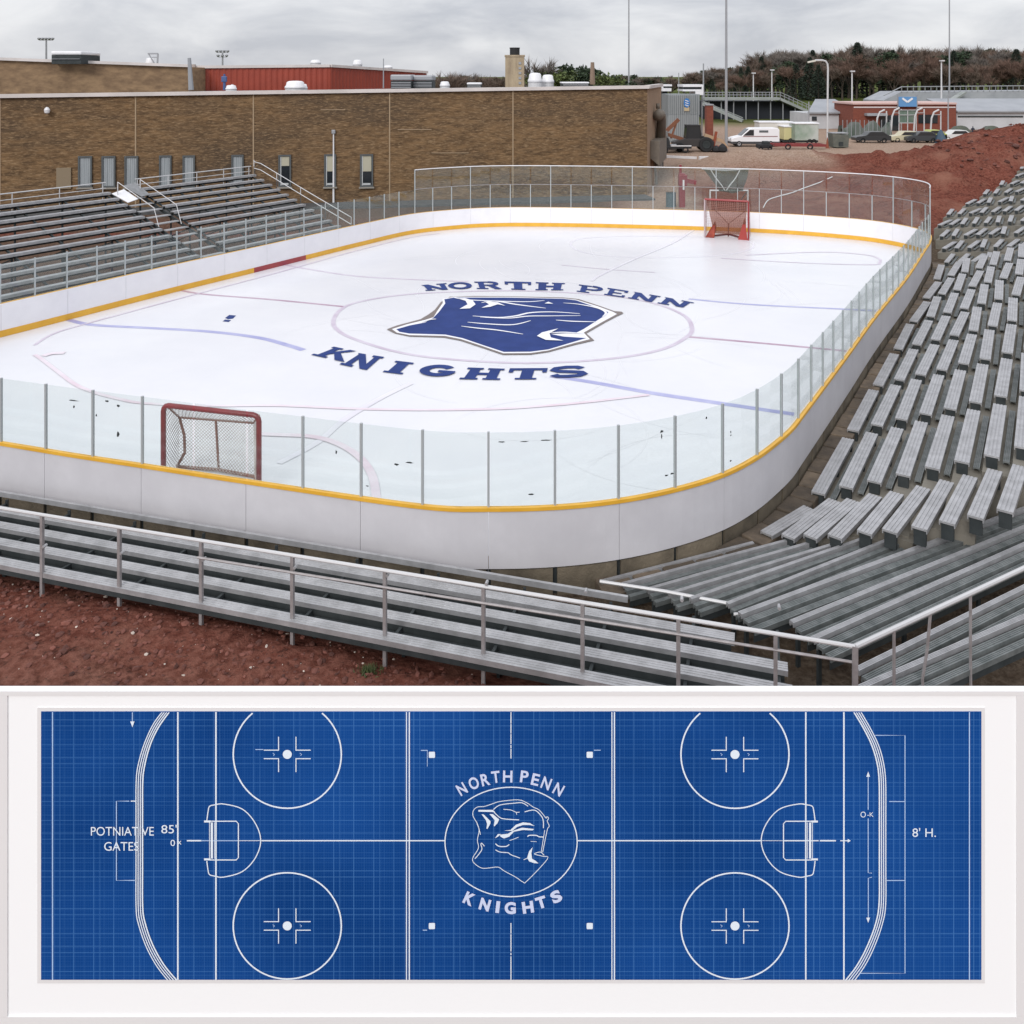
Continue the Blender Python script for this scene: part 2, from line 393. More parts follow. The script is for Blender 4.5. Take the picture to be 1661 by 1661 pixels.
for st, w in (([(625,107),(690,117),(900,124),(985,119)], 4), ([(655,112),(690,122),(698,138),(648,153)], None), ([(735,128),(790,122),(880,136),(990,150)], 5), ([(700,181),(800,187),(870,181),(930,168),(1020,165),(1125,172)], 5),
              ([(730,186),(840,190),(920,182),(1000,181),(1128,180)], 4), ([(680,206),(760,213),(860,216),(930,200)], 4), ([(655,222),(720,230),(800,238),(900,254)], 4), ([(1030,198),(1100,203),(1190,205)], 4),
              ([(1060,130),(1120,135),(1195,150),(1228,168),(1215,185)], 4), ([(500,206),(530,196),(556,194)], 4), ([(1010,250),(1060,247),(1140,252)], 4)):
    z += .0015
    if w: ribbon(mb, catmull([E(*p) for p in st], 6), [.02+.10*(w/4)*math.sin(math.pi*(.08+.84*k/(6*(len(st)-1)))) for k in range(6*(len(st)-1)+1)], z)
poly(mb, [E(x,y) for x, y in [(640,112),(672,122),(680,136),(648,154),(690,152),(712,136),(700,120),(670,111)]], z+.0015)
poly(mb, [E(x,y) for x, y in [(745,124),(765,136),(735,150),(770,146),(800,136),(830,142),(800,128)]], z+.003)
poly(mb, [E(x,y) for x, y in [(1040,232),(975,248),(955,262),(990,278),(1060,281),(1010,268),(1005,252)]], z+.0045)
poly(mb, [E(x,y) for x, y in [(985,133),(1020,134),(1000,126)]], z+.006)
mb.build('white_streaks', WMARK, emb)
# slab-serif letters on the ice
def stroke(pts, w):
    pts = [Vector((p[0], p[1], 0)) for p in pts]; out = []; n = len(pts); L = []
    for i, p in enumerate(pts):
        t = (pts[min(i+1,n-1)]-pts[max(i-1,0)]).normalized(); m = Vector((-t.y, t.x, 0))*w/2; L.append((p+m, p-m))
    for i in range(n-1): out.append([(L[i][0].x,L[i][0].y),(L[i][1].x,L[i][1].y),(L[i+1][1].x,L[i+1][1].y),(L[i+1][0].x,L[i+1][0].y)])
    return out
def rc(a, b, c, d): return [[(a,b),(c,b),(c,d),(a,d)]]
def arc(cx, cy, rx, ry, a0, a1, w, n=14): return stroke([(cx+rx*math.cos(R(a0+(a1-a0)*i/n)), cy+ry*math.sin(R(a0+(a1-a0)*i/n))) for i in range(n+1)], w)
GL = {
 'N': rc(.10,.12,.30,.88)+rc(.70,.0,.90,.88)+[[(.02,1),(.30,1),(.90,.0),(.66,.0)]]+rc(0,0,.40,.14)+rc(.60,.88,1,1),
 'O': arc(.5,.5,.38,.40,0,360,.22,20), 'I': rc(.32,.13,.68,.87)+rc(.2,0,.8,.13)+rc(.2,.87,.8,1),
 'R': rc(.12,.13,.34,.87)+rc(0,0,.46,.13)+rc(0,.87,.5,1)+arc(.5,.71,.30,.21,-90,90,.18)+rc(.34,.43,.52,.57)+[[(.45,.46),(.68,.5),(1,.0),(.72,.0)]],
 'T': rc(.34,.13,.66,.82)+rc(.0,.82,1,1)+rc(.22,0,.78,.13)+rc(0,.62,.12,.82)+rc(.88,.62,1,.82),
 'H': rc(.10,.13,.37,.87)+rc(.63,.13,.90,.87)+rc(.37,.41,.63,.60)+rc(0,0,.44,.13)+rc(.56,0,1,.13)+rc(0,.87,.44,1)+rc(.56,.87,1,1),
 'P': rc(.12,.13,.34,.87)+rc(0,0,.50,.13)+rc(0,.87,.5,1)+arc(.52,.69,.34,.24,-90,90,.19)+rc(.34,.37,.55,.52),
 'E': rc(.12,.13,.34,.87)+rc(0,0,.92,.15)+rc(0,.86,.92,1)+rc(.34,.43,.7,.57)+rc(.78,.15,.92,.3)+rc(.78,.7,.92,.86),
 'K': rc(.12,.13,.34,.87)+rc(0,0,.44,.13)+rc(0,.87,.44,1)+[[(.34,.34),(.34,.58),(.72,1),(1,1)],[(.42,.50),(.58,.62),(1,0),(.70,0)]],
 'G': arc(.5,.5,.37,.385,40,345,.27,20)+rc(.52,.35,1.0,.52),
 'S': stroke([(.86,.74),(.74,.88),(.5,.92),(.24,.86),(.16,.70),(.28,.57),(.55,.49),(.80,.40),(.85,.25),(.72,.11),(.46,.08),(.22,.12),(.12,.27)], .24)}
def letters(name, quads, z):
    mb = MB()
    for ch, (bl, br, tr, tl) in quads:
        for k, pg in enumerate(GL[ch]):
            ps = []
            for u, v in pg:
                x = (1-u)*(1-v)*bl[0]+u*(1-v)*br[0]+u*v*tr[0]+(1-u)*v*tl[0]; y = (1-u)*(1-v)*bl[1]+u*(1-v)*br[1]+u*v*tr[1]+(1-u)*v*tl[1]
                ps.append(E(x, y))
            poly(mb, ps, z+k*.0006)
    return mb.build(name, NAVY, ice)
def interp(c, x):
    for (x0,y0),(x1,y1) in zip(c, c[1:]):
        if x <= x1 or (x1,y1) == c[-1]: return y0+(y1-y0)*(x-x0)/(x1-x0)
bas = [(515,79),(600,74),(700,71),(830,73),(960,77),(1060,77),(1150,85),(1250,99),(1350,113),(1430,128),(1545,147)]
top = [(493,57),(590,49),(690,43),(830,42),(960,45),(1070,49),(1150,57),(1250,69),(1350,85),(1440,100),(1578,126)]
sl = [('N',493,596),('O',594,692),('R',706,812),('T',826,932),('H',950,1066),('P',1122,1226),('E',1236,1326),('N',1336,1446),('N',1458,1578)]
q = []
for ch, a, b in sl:
    f = lambda x: 515+(x-493)*(1545-515)/(1578-493)
    q.append((ch, ((f(a), interp(bas, f(a))), (f(b), interp(bas, f(b))), (b, interp(top, b)), (a, interp(top, a)))))
letters('lettering', q, .024)
letters('lettering', [('K',((60,333),(192,362),(240,319),(150,301))),('N',((172,371),(292,396),(350,342),(245,326))),('I',((318,398),(446,414),(492,368),(372,354))),('G',((472,412),(615,424),(650,378),(515,370))),
        ('H',((646,430),(808,433),(828,389),(682,384))),('T',((832,431),(985,431),(998,386),(848,387))),('S',((1004,426),(1168,418),(1150,374),(994,383)))], .024)
mb = MB(); poly(mb, [G(365,516),G(372,511),G(383,512),G(378,517),G(370,518)], .006); poly(mb, [G(361,521.5),G(365,518.5),G(375,519.5),G(371,522.5)], .006)
mb.build('faceoff_mark', NAVY, ice)
SCR = mat('skate_scratch', (.70,.70,.735), .4); mb = MB(); r_ = random.Random(21)
for _ in range(90):
    c = Vector((r_.gauss(2,6), r_.gauss(34,8), 0)); a = r_.uniform(0,6.28); k = r_.uniform(-.12,.12); pts = []
    for i in range(14): pts.append(c.copy()); c += Vector((math.cos(a), math.sin(a), 0))*.35; a += k
    if all(abs((q-Vector((1.6,35.2,0))).dot(NR)) < 11.5 and abs((q-Vector((1.6,35.2,0))).dot(U)) < 15 for q in pts): ribbon(mb, pts, [.028*math.sin(math.pi*(i+.4)/14) for i in range(14)], .0025+.00001*_)
o = mb.build('skate_scratches', SCR, ice); o['kind'] = 'stuff'
# ---- dasher boards, glass
BWHITE = mat('board_white_shaded', (.60,.59,.62), .42, var=(.555,.545,.575), vscale=1.3, var2=(.53,.52,.55), v2scale=.5)  # outer faces: greyed so that their shade sits in the colour
BINNER = mat('board_white_inner', (.80,.79,.82), .35, var=(.75,.74,.775), vscale=1.1)
YEL = mat('yellow_strip', (.74,.41,.045), .4, var=(.66,.35,.03), vscale=2)
REDK = mat('red_strip', (.26,.025,.05), .4, var=(.36,.06,.05), vscale=.8)
POSTM = mat('post_metal', (.42,.45,.46), .5, .3)
GLASS = glass_mat('rink_glass', (.95,.974,.966), .024, (.58,.67,.63))
HB = 1.15
barrier = thing('rink_barrier', 'white hockey boards with yellow cap and clear glass round the ice', 'rink boards', (path[0].x, path[0].y, 0))
NP = 2*round(LEN/1.27/2)
if NP > 100: NP = 100
PIT = LEN/NP
S0 = s_near(-.45, 16.44)
for i in range(NP//2):
    mb = MB(); a = S0+i*2*PIT; wall(mb, a+.004, a+2*PIT-.004, -.05, .05, .05, HB); o = mb.build('board_panel', BWHITE, barrier); o.data.materials.append(BINNER); nf = len(mb.f)-2
    for fi in range(nf):
        if fi % 4 == 3: o.data.polygons[fi].material_index = 1
mb = MB(); wall(mb, S0, S0+LEN-.001, -.018, .075, HB+.002, HB+.07, .25); mb.build('cap_rail', YEL, barrier)
mb = MB(); wall(mb, S0, S0+LEN-.001, -.052, -.020, HB+.001, HB+.055, .25); mb.build('inner_lip', BINNER, barrier)
sr0, sr1 = sorted((s_near(-12.45,41.5), s_near(-10.75,44.3)))
mb = MB(); wall(mb, sr1+.003, sr0+LEN-.003, -.062, -.052, .004, .24, .25); mb.build('kick_plate', YEL, barrier)
mb = MB(); wall(mb, sr0, sr1, -.062, -.052, .004, .24, .25); k = mb.build('kick_plate', REDK, barrier); k['label'] = 'dark red stretch of kick plate'
st0, st1 = s_near(20.9,43.0), s_near(-6.3,51.45)
def tall(s): return st0-.2 <= (s % LEN) <= st1+.2
ZG, ZT = HB+.07+1.42, HB+.07+2.62
for i in range(NP):
    a = S0+i*PIT
    mb = MB(); wall(mb, a+.03, a+PIT-.03, .004, .016, HB+.07, ZG, .65); mb.build('glass_pane', GLASS, barrier)
    p, m = at(a), nrm(a); ang = math.atan2(m.y, m.x)
    tl = tall(a) and (i % 4 == 0 or not tall(a-PIT) or not tall(a+PIT)); h = ZT if tl else ZG+.015
    if not (255 < CX+FPX*p.x/p.y < 412 and p.y < 20):
        mb = MB(); mb.box((p.x+m.x*.01, p.y+m.y*.01, (HB+.07+h)/2), (.05, .045, h-HB-.07), ang)
        mb.build('post', POSTM, barrier)
    if tall(a) and tall(a+PIT):
        mb = MB(); wall(mb, a+.03, a+PIT-.03, .004, .016, ZG+.03, ZT-.03, .65); mb.build('upper_glass_pane', GLASS, barrier)
k = [i for i in range(NP) if tall(S0+i*PIT)]
mb = MB(); mb.pipe([at(S0+k[0]*PIT+(k[-1]-k[0])*PIT*j/60)+Vector((0,0,ZT)) for j in range(61)], .028, 6); mb.build('top_rail', WHITEP, barrier)
mb = MB(); wall(mb, S0+k[0]*PIT, S0+k[-1]*PIT, -.002, .022, ZG, ZG+.03, .5); mb.build('middle_rail', GALV, barrier)
SCUFF = mat('scuff', (.03,.035,.035), .8)
mb = MB()
for px, py, w, h in ((116,650,20,2.4),(114,660,4,5),(145,675,3.5,5),(163,652,8,3),(185,705,7,10),(185,659,6,4),(551,732,3,7),(660,750,12,3),(655,752,8,4),(588,788,5,2),(820,716,12,2),(850,715.5,14,2),(880,713,16,2),(864,801,12,2.5),(1068,699,7,4),(1067,706,2.5,9),(1081,770,8,2.5),(1091,767.5,8,2.5),(1144,677,4,4),(1167,669,5,3),(1182,700,3,4),(1185,706,3,3),(1179,746,5,2.5),(1234,693,2.5,5)):
    d = 18.0
    for _ in range(12):
        q = D(px, py, d); s = s_near(q.x, q.y); pt = at(s)
        d *= pt.length/Vector((q.x, q.y)).length
    q = D(px, py, d); s = s_near(q.x, q.y); m = nrm(s); t = Vector((-m.y, m.x, 0)); c = at(s)+m*.022; c.z = q.z; e = d/FPX
    jj = [rnd.uniform(-.3,.3) for _ in range(8)]
    mb.add([c+t*(w/2*e*(sx+jj[i]))+Vector((0,0,h/2*e*(sz+jj[i+3]))) for i, (sx, sz) in enumerate(((-1,-.6),(.2,-1),(1,.1),(.1,1),(-.8,.7)))], [(0,1,2,3,4)])
mb.build('scuff_marks', SCUFF, barrier)
# ---- curb under the boards
CURB = mat('curb_concrete', (.17,.14,.10), .9, var=(.085,.07,.05), vscale=1.5, bump=.5, bscale=14, island=.25)
mb = MB(); mc = MB()
for i in range(NP):
    a = S0+i*PIT; wall(mb, a+.045, a+PIT-.045, -.06, .035, -.7, .02)
wall(mc, S0, S0+LEN-.01, -.055, -.02, -.7, .03, .4)
cb = mb.build('concrete_curb', CURB); tag(cb, 'row of brown concrete curb blocks under the white rink boards', 'curb')
mc.build('joint_backing', DARKST, cb)
# ---- walkway slabs at the right side
SLAB = mat('slab', (.13,.098,.068), .8, var=(.062,.047,.034), vscale=2.2, bump=.5, bscale=10, island=.42, spec=.5)
sa, sb = s_near(1.5,16.6), s_near(21.7,44.8); mb = MB(); s = sa
while s < sb:
    L = rnd.uniform(.62,1.05); z0 = -.20+rnd.uniform(-.02,.02)
    vs = []
    for ss in (s+.03, s+L/2, s+L-.03):
        for o in (.10, .66): q = at(ss)+nrm(ss)*o; vs.append(Vector((q.x, q.y, z0+rnd.uniform(-.015,.015))))
    lo = [v-Vector((0,0,.35)) for v in vs]
    mb.add(vs+lo, [(0,1,3,2),(2,3,5,4),(0,6,7,1),(4,5,11,10),(1,7,9,3),(3,9,11,5),(0,2,8,6),(2,4,10,8)])
    s += L
wk = mb.build('walkway', SLAB, bevel=.025); tag(wk, 'brown stone slab path between the boards and the right benches', kind='structure')
# ================================================================ BLEACHERS
def plank_prof(w=.27, t=.045, lip=.085):
    h = w/2
    return [(-h,-lip),(-h+.018,-lip),(-h+.018,-t),(h-.018,-t),(h-.018,-lip),(h,-lip),(h,0),(h*.60,0),(h*.56,-.012),(h*.44,-.012),(h*.40,0),(h*.08,0),(h*.04,-.012),(-h*.04,-.012),(-h*.08,0),(-h*.40,0),(-h*.44,-.012),(-h*.56,-.012),(-h*.60,0),(-h,0)]
PP = plank_prof()
def plank(name, p, q, m, parent, prof=PP):
    mb = MB(); mb.sweep(prof, p, q); return mb.build(name, m, parent)
# ---- left stand (two sections beside an aisle)
NL = -NR
def A(a, o, z): p = U*a+NL*(32.3+o); return Vector((p.x, p.y, z))
def left_stand(label, a0, a1, rail0):
    b = A((a0+a1)/2, 5, hgt(*A((a0+a1)/2, 5, 0).xy))
    t = thing('bleachers', label, 'bleachers', b)
    for k in range(12):
        o, z = 1.3+.7*k, .75+.248*k
        plank('seat_plank', A(a0,o,z), A(a1,o,z), ALU, t, plank_prof(.30,.05,.12))
        mb = MB(); mb.bar(A(a0+.05,o+.14,z-.15), A(a1-.05,o+.14,z-.15), .012, .20); mb.build('shade_strip', DARKST, t)  # near-black strip that deepens the shade under each seat
    n = max(2, round((a1-a0)/2.2)); 
    for i in range(n+1):
        a = a0+.15+(a1-a0-.3)*i/n
        mb = MB(); mb.bar(A(a,.9,.45), A(a,9.1,3.33), .06, .09); mb.bar(A(a,9.1,3.4), A(a,9.1,-.3), .07, .07); mb.bar(A(a,5,1.9), A(a,5,-.5), .07, .07); mb.bar(A(a,1.1,.5), A(a,1.1,-.7), .07, .07); mb.bar(A(a,9.1,.2), A(a,5,1.7), .05, .05)
        mb.build('support_frame', DARKST, t)
    mb = MB(); mb.pipe([A(a0,9.35,3.95), A(a1,9.35,3.95)], .03, 6); mb.pipe([A(a0,9.35,3.65), A(a1,9.35,3.65)], .022, 6)
    for i in range(n+1):
        a = a0+.15+(a1-a0-.3)*i/n; mb.tube(A(a,9.35,2.9), A(a,9.35,3.95), .025, 6)
    mb.build('back_rail', POLEW, t)
    if rail0:
        for zz in (.35, .75):
            mb = MB(); mb.pipe([A(a1+.12,9.2,3.48+zz), A(a1+.12,8.6,3.4+zz), A(a1+.12,4.6,1.95+zz), A(a1+.12,1.2,.75+zz)], .024, 6)
            for o in (9.2, 7.2, 5.2, 3.2, 1.2): mb.tube(A(a1+.12,o,.35+.354*o-.3), A(a1+.12,o,.35+.354*o+zz-.02), .025, 6)
            mb.build('end_rail', POLEW, t)
    return t
left_stand('grey bleachers at far left running out of view, left of the white panelled aisle', 8, 26.7, False)
left_stand('shorter grey aluminium bleachers between the aisle and the curved end rail by the brown building', 28.4, 36.3, True)
mb = MB(); t = thing('aisle_stairs', 'grey metal aisle stairs with white panels dividing the two left bleachers', 'stairs', A(27.5,5,0))
for k in range(12):
    o, z = 1.3+.7*k, .6+.248*k; mb.box(A(27.55,o,z), (.34, 1.3, .04), math.atan2(U.y,U.x)-math.pi/2)
mb.build('tread', ALU, t)
for a in (26.85, 28.25):
    mb = MB(); mb.bar(A(a,.9,.4), A(a,9.2,3.34), .05, .16); mb.build('stringer', DARKST, t)
mb = MB(); mb.pipe([A(28.2,8.6,4.0), A(28.2,5.6,2.9), A(28.2,5.2,1.95)], .02, 6); mb.pipe([A(26.9,8.6,4.0), A(26.9,5.6,2.9), A(26.9,5.2,1.95)], .02, 6); mb.tube(A(28.2,8.6,3.2), A(28.2,8.6,4.0), .03, 6); mb.tube(A(26.9,8.6,3.2), A(26.9,8.6,4.0), .03, 6); mb.build('handrail', POLEW, t)
def quadpanel(pts, th, name, m, parent):
    p = [Vector(v) for v in pts]; nn = (p[1]-p[0]).cross(p[2]-p[0]).normalized()*th
    mb = MB(); mb.add(p+[v+nn for v in p], [(3,2,1,0),(4,5,6,7),(0,1,5,4),(1,2,6,5),(2,3,7,6),(3,0,4,7)]); return mb.build(name, m, parent)
quadpanel([A(26.7,8.8,3.42),A(27.45,8.9,3.55),A(27.6,7.9,3.1),A(26.95,7.8,3.0)], .03, 'panel', WHITEP, t)
quadpanel([A(27.6,9.2,3.7),A(28.3,9.2,3.8),A(28.3,7.9,3.25),A(27.8,7.9,3.2)], .03, 'panel', ALUD, t)
# ---- near stand
def B(t, o, z): p = BO+BE*t+BM*o; return Vector((p.x, p.y, z))
nb = thing('bleachers', 'low grey bleachers with tube handrail in front of the red dirt, seen from behind', 'bleachers', B(3,1,0))
for k, (o, zz, e) in enumerate(((.06,.53,10.6),(.63,.50,11.25),(1.2,.45,11.2),(1.78,.40,10.4))):
    plank('seat_plank', B(-9,o,zz), B(e,o,zz), ALU, nb, plank_prof(.21))
    mb = MB(); mb.bar(B(-8.9,o-.10,zz-.20 if k else zz-.13), B(e-.05,o-.10,zz-.20 if k else zz-.13), .012, .24 if k else .08); mb.build('shade_strip', DARKST, nb)  # near-black strip standing in for the shade between rows
    mb = MB(); mb.bar(B(-8.9,o+.30,zz-.22), B(e-.1,o+.30,zz-.22), .26, .04); mb.build('foot_plank', DARKST, nb)  # foot boards near-black: the shade of the gaps is in their colour
mb = MB(); mb.bar(B(-9,2.28,.44), B(8.6,2.28,.44), .06, .05); mb.bar(B(-9,2.26,.39), B(8.6,2.26,.39), .02, .05); mb.build('front_rail', ALU, nb)
ts = [-8.2,-6.56,-4.92,-3.28,-1.64,0,1.64,3.36,5.0,6.64,8.19,9.6,10.95]
for i, tt in enumerate(ts):
    r0_ = B(-9,-.14,0); r1_ = G(1387,1049,1.56); b = r0_.lerp(r1_, (tt+9)/21.0); mb = MB(); zb = hgt(b.x, b.y)-.15
    mb.box((b.x, b.y, (1.55+zb)/2), (.055,.055,1.55-zb), -.28); mb.build('rail_post', GALV, nb)
    mb = MB(); mb.bar(B(tt+.12,0,.40), B(tt+.12,2.2,.22), .05, .09); mb.bar(B(tt+.12,.1,.36), B(tt+.12,1.1,-.5), .04, .04); mb.bar(B(tt+.12,2.24,.33), B(tt+.12,2.24,-.7), .05, .05); mb.bar(B(tt+.12,.62,.4), B(tt+.12,.62,-.5), .05, .05); mb.build('support_frame', DARKST, nb)
    mb = MB(); mb.tube(b+Vector((.06,.04,.46)), b+Vector((.04,-.05,.46)), .025, 6); mb.build('bolt', ALU, nb)
mb = MB(); cr_ = G(1387,1049,1.56); mb.pipe([B(-9,-.14,1.565), cr_], .03, 8); mb.build('hand_rail', POLEW, nb)
mb = MB(); mb.pipe([B(1.7,-.12,1.36), cr_+Vector((0,0,-.22))], .02, 6)
mb.build('middle_rail', GALV, nb)
# ---- corner stand
ct = thing('bleachers', 'fan shaped grey bleachers filling the near right corner below the bench rows', 'bleachers', (6,15,0))
GRNST = mat('weathered_plank', (.21,.225,.225), .6, .35, var=(.12,.135,.135), vscale=4)
CR = [((975,942),(1222,879)),((1010,946),(1275,876)),((1050,955),(1322,877)),((1085,962),(1365,878)),((1120,970),(1402,872)),((1180,978),(1447,872)),((1200,994),(1576,855)),((1284,1008),(1583,886)),((1318,1035),(1583,917)),((1390,1085),(1583,990)),((1388,1117),(1583,1033))]
def longer(a, b, x): s = (b[1]-a[1])/(b[0]-a[0]); return (x, b[1]+s*(x-b[0]))
for k, (a, b) in enumerate(CR):
    zz = -.16+.066*k; w = .07 if k < 6 else .09
    if b[0] > 1570: b = longer(a, b, 1700)
    p, q = G(*a, zz), G(*b, zz)
    plank('seat_plank', p, q, ALU, ct, plank_prof(w))
    d = (q-p).normalized(); sd = Vector((d.y, -d.x, 0))
    if sd.y > 0: sd = -sd
    fw = .09 if k < 6 else .13; off = sd*(w/2+fw/2+.035)+Vector((0,0,-.06)); mb = MB(); mb.sweep(plank_prof(fw), p+off, q+off); mb.build('foot_plank', GRNST, ct)
    off = sd*(w/2+fw*1.5+.075)+Vector((0,0,-.10)); mb = MB(); mb.sweep(plank_prof(fw*.9), p+off, q+off); mb.build('foot_plank', GRNST, ct); fw = fw*2+.06
    mb = MB(); off = sd*(w/2+fw-.02)+Vector((0,0,-.22)); mb.bar(p+off, q+off, .012, .18); mb.build('shade_strip', DARKST, ct)  # dark strip put in as the shade below each row
    L = (q-p).length
    for j in range(max(2, int(L/1.8))+1):
        c = p+d*(.15+(L-.3)*j/max(2, int(L/1.8))); mb = MB(); mb.box((c.x, c.y, (zz-.05-.75)/2), (.07,.05,zz-.05+.75), math.atan2(d.y, d.x)); mb.build('leg', DARKST, ct)
hp = [G(1387,1049,1.56), G(1583,958,1.56), G(1720,894,1.56)]
mb = MB(); mb.pipe(hp, .036, 8); mb.build('hand_rail', POLEW, ct)
c = cr_; mb = MB(); mb.box((c.x, c.y, .6), (.075,.075,1.95), -.28); mb.build('corner_post', GALV, ct)
for f, lean in ((.30,0),(.60,.12),(.95,0)):
    c = hp[0].lerp(hp[1], f); mb = MB(); mb.pipe([c, c+Vector((-lean*.4,.0,-.55)), c+Vector((-lean,0,-1.0)), c+Vector((-lean*.6,-.02,-1.9))], .024, 6); mb.build('rail_post', GALV, ct)
for a, b in (((973,943),(1182,979)),((1190,996),(1287,1009))):
    mb = MB(); mb.pipe([G(*a,.06), G((a[0]+b[0])/2,(a[1]+b[1])/2-2,.06), G(*b,.06)], .03, 6); mb.build('edge_rail', POLEW, ct)
# ---- concrete terrace and benches at the right
TER = mat('terrace_concrete', (.215,.20,.17), .9, var=(.125,.115,.095), vscale=1.1, bump=.4, bscale=9, var2=(.20,.18,.15), v2scale=.35)
BN = Vector((7.0,19.67,0)); NROW, NRANK = 11, 7
def DB(k, j, along, z): p = BN+NR*(.57*k)+U*(.22*k+4.12*j+along); return Vector((p.x, p.y, z))
mb = MB()
for k in range(NROW+2):
    zt = -.1+.2*k-.30
    a, b = DB(k,0,-2.2 if k < 6 else -.3,0)-NR*.17, DB(k,NRANK-1,4.6,0)-NR*.17
    c, d = b+NR*.57, a+NR*.57
    mb.prism([(v.x, v.y) for v in (a, d, c, b)], -1.0-.01*k, zt)
te = mb.build('terrace', TER); tag(te, 'stepped concrete terrace carrying the rows of benches right of the rink', 'terrace')
def bench_proto(L):
    t = thing('bench', 'x', 'bench', (0,0,0), 0, 'benches on the right terrace')
    plank('seat', Vector((0,0,0)), Vector((L,0,0)), ALU, t, plank_prof(.30,.045,.09))
    plank('foot_plank', Vector((.25,-.27,-.17)), Vector((L+.2,-.27,-.17)), GRNST, t, plank_prof(.13,.03,.05))
    for x in (.07, L*.5, L-.07):
        mb = MB(); mb.box((x,0,-.045-.135), (.10,.22,.27)); mb.build('bracket', DARKST, t)
    return t
b0 = bench_proto(3.5); used = False; angu = math.atan2(U.y, U.x)
for j in range(NRANK):
    for k in range(NROW):
        p = DB(k, j, rnd.uniform(-.06,.06), -.1+.2*k)
        lab = 'grey bench plank, %s row up from the rink boards, %s bench along from the corner' % (ORD[k], ORD[j+1])
        if not used: o = b0; o.location = p; o.rotation_euler.z = angu; o['label'] = lab; used = True
        else: o = dup(b0, p, angu+rnd.uniform(-.006,.006)*(1+j*1.2), lab)
FB = [((1243,865),(1313,823)),((1278,870),(1354,811)),((1314,870),(1384,811)),((1354,870),(1420,803)),((1402,863),(1455,799)),((1443,861),(1498,790)),((1491,856),(1536,780)),((1536,847),(1574,772)),((1582,838),(1614,762)),((1630,828),(1655,755))]
for k, (a, b) in enumerate(FB):
    zz = -.12+.13*k; p, q = G(*a, zz), G(*b, zz)
    d = q-p; L = d.length
    t = thing('bench', 'grey bench plank angled across the corner, %s row up from the rink boards' % ORD[k], 'bench', p, math.atan2(d.y, d.x), 'angled benches at the corner')
    W[t] = Vector((0,0,0))
    plank('seat', Vector((0,0,0)), Vector((L,0,0)), ALU, t, plank_prof(.285,.045,.09))
    for x in (.08, L-.08):
        mb = MB(); mb.box((x,0,-.045-.16), (.10,.22,.32)); mb.build('bracket', DARKST, t)
mb = MB()
for k in range(len(FB)):
    if k < 2 or k > 5: continue
    zz = -.12+.13*k-.36
    a, b = G(*FB[k][0], zz), G(*FB[k][1], zz); d = (b-a).normalized(); sd = Vector((d.y,-d.x,0))
    mb.prism([(v.x, v.y) for v in (a-sd*.18-d*.2, a+sd*.5-d*.2, b+sd*.5-d*.05, b-sd*.18-d*.05)], -1.1-.01*k, zz)
mb.build('corner_block', TER, te)
# ---- far right block of benches behind the rink end
mb = MB(); ang2 = angu-R(5); U2 = Vector((math.cos(ang2), math.sin(ang2), 0)); N2 = Vector((U2.y, -U2.x, 0)); E0 = DB(0, NRANK, .3, 0)
def EBp(j, k): p = E0+U2*(2.75*j)+N2*(.62*k); return Vector((p.x, p.y, -.12+.30*j+.10*k))
for j in range(11):
    ks = [k for k in range(-12, 14) if 1514 <= CX+FPX*EBp(j, k).x/EBp(j, k).y <= 1690 and EBp(j,k).z > -.2 and HY+FPX*(CAMZ-EBp(j,k).z)/EBp(j,k).y > 362-.62*(CX+FPX*EBp(j,k).x/EBp(j,k).y-1511)]
    if not ks: continue
    for n_, k in enumerate(ks):
        p = EBp(j, k); lab = 'grey bench in the far block beyond the rink, %s rank back, %s from left' % (ORD[min(j,11)], ORD[min(n_,11)])
        dup(b0, p, ang2+rnd.uniform(-.09,.09), lab, 'far block of benches', .74)
    c = [EBp(j, ks[0])-N2*.3-U2*.05, EBp(j, ks[-1])+N2*.3-U2*.05, EBp(j, ks[-1])+N2*.3+U2*2.68, EBp(j, ks[0])-N2*.3+U2*2.68]
    mb.prism([(v.x, v.y) for v in c], -1.2, [v.z-.27 for v in c])
tag(mb.build('terrace', TER), 'stepped concrete terrace carrying the far block of benches behind the rink corner', 'terrace')
# ================================================================ GOALS
NET = mat('net_twine', (.33,.27,.25), .8, var=(.55,.5,.48), vscale=2)
def netsheet(mb, f, nu, nv, r):
    P = [[f(i/nu, j/nv) for j in range(nv+1)] for i in range(nu+1)]
    for i in range(nu+1):
        for j in range(nv+1):
            if i < nu: mb.tube(P[i][j], P[i+1][j], r, 3)
            if j < nv: mb.tube(P[i][j], P[i][j+1], r, 3)
def diamonds(mb, f, nu, nv, r):
    P = [[f(i/nu, j/nv) for j in range(nv+1)] for i in range(nu+1)]
    for i in range(nu):
        for j in range(nv):
            if (i+j) % 2 == 0: mb.tube(P[i][j], P[i+1][j+1], r, 3)
            else: mb.tube(P[i+1][j], P[i][j+1], r, 3)
def bil(a, b, c, d, sag=Vector((0,0,0))):
    return lambda u, v: a*(1-u)*(1-v)+b*u*(1-v)+c*u*v+d*(1-u)*v+sag*(4*u*(1-u)*4*v*(1-v))*.5
pl = G(265,657,1.80); pr = G(420,674,1.80)
ax = (pr-pl).normalized(); bk = Vector((-ax.y, ax.x, 0)); up = Vector((0,0,1))
g = thing('hockey_goal', 'large red framed hockey goal with white net behind the near glass', 'hockey goal', (pl.x, pl.y, 0))
p0, p1 = Vector((pl.x,pl.y,0)), Vector((pr.x,pr.y,0))
cor = .14
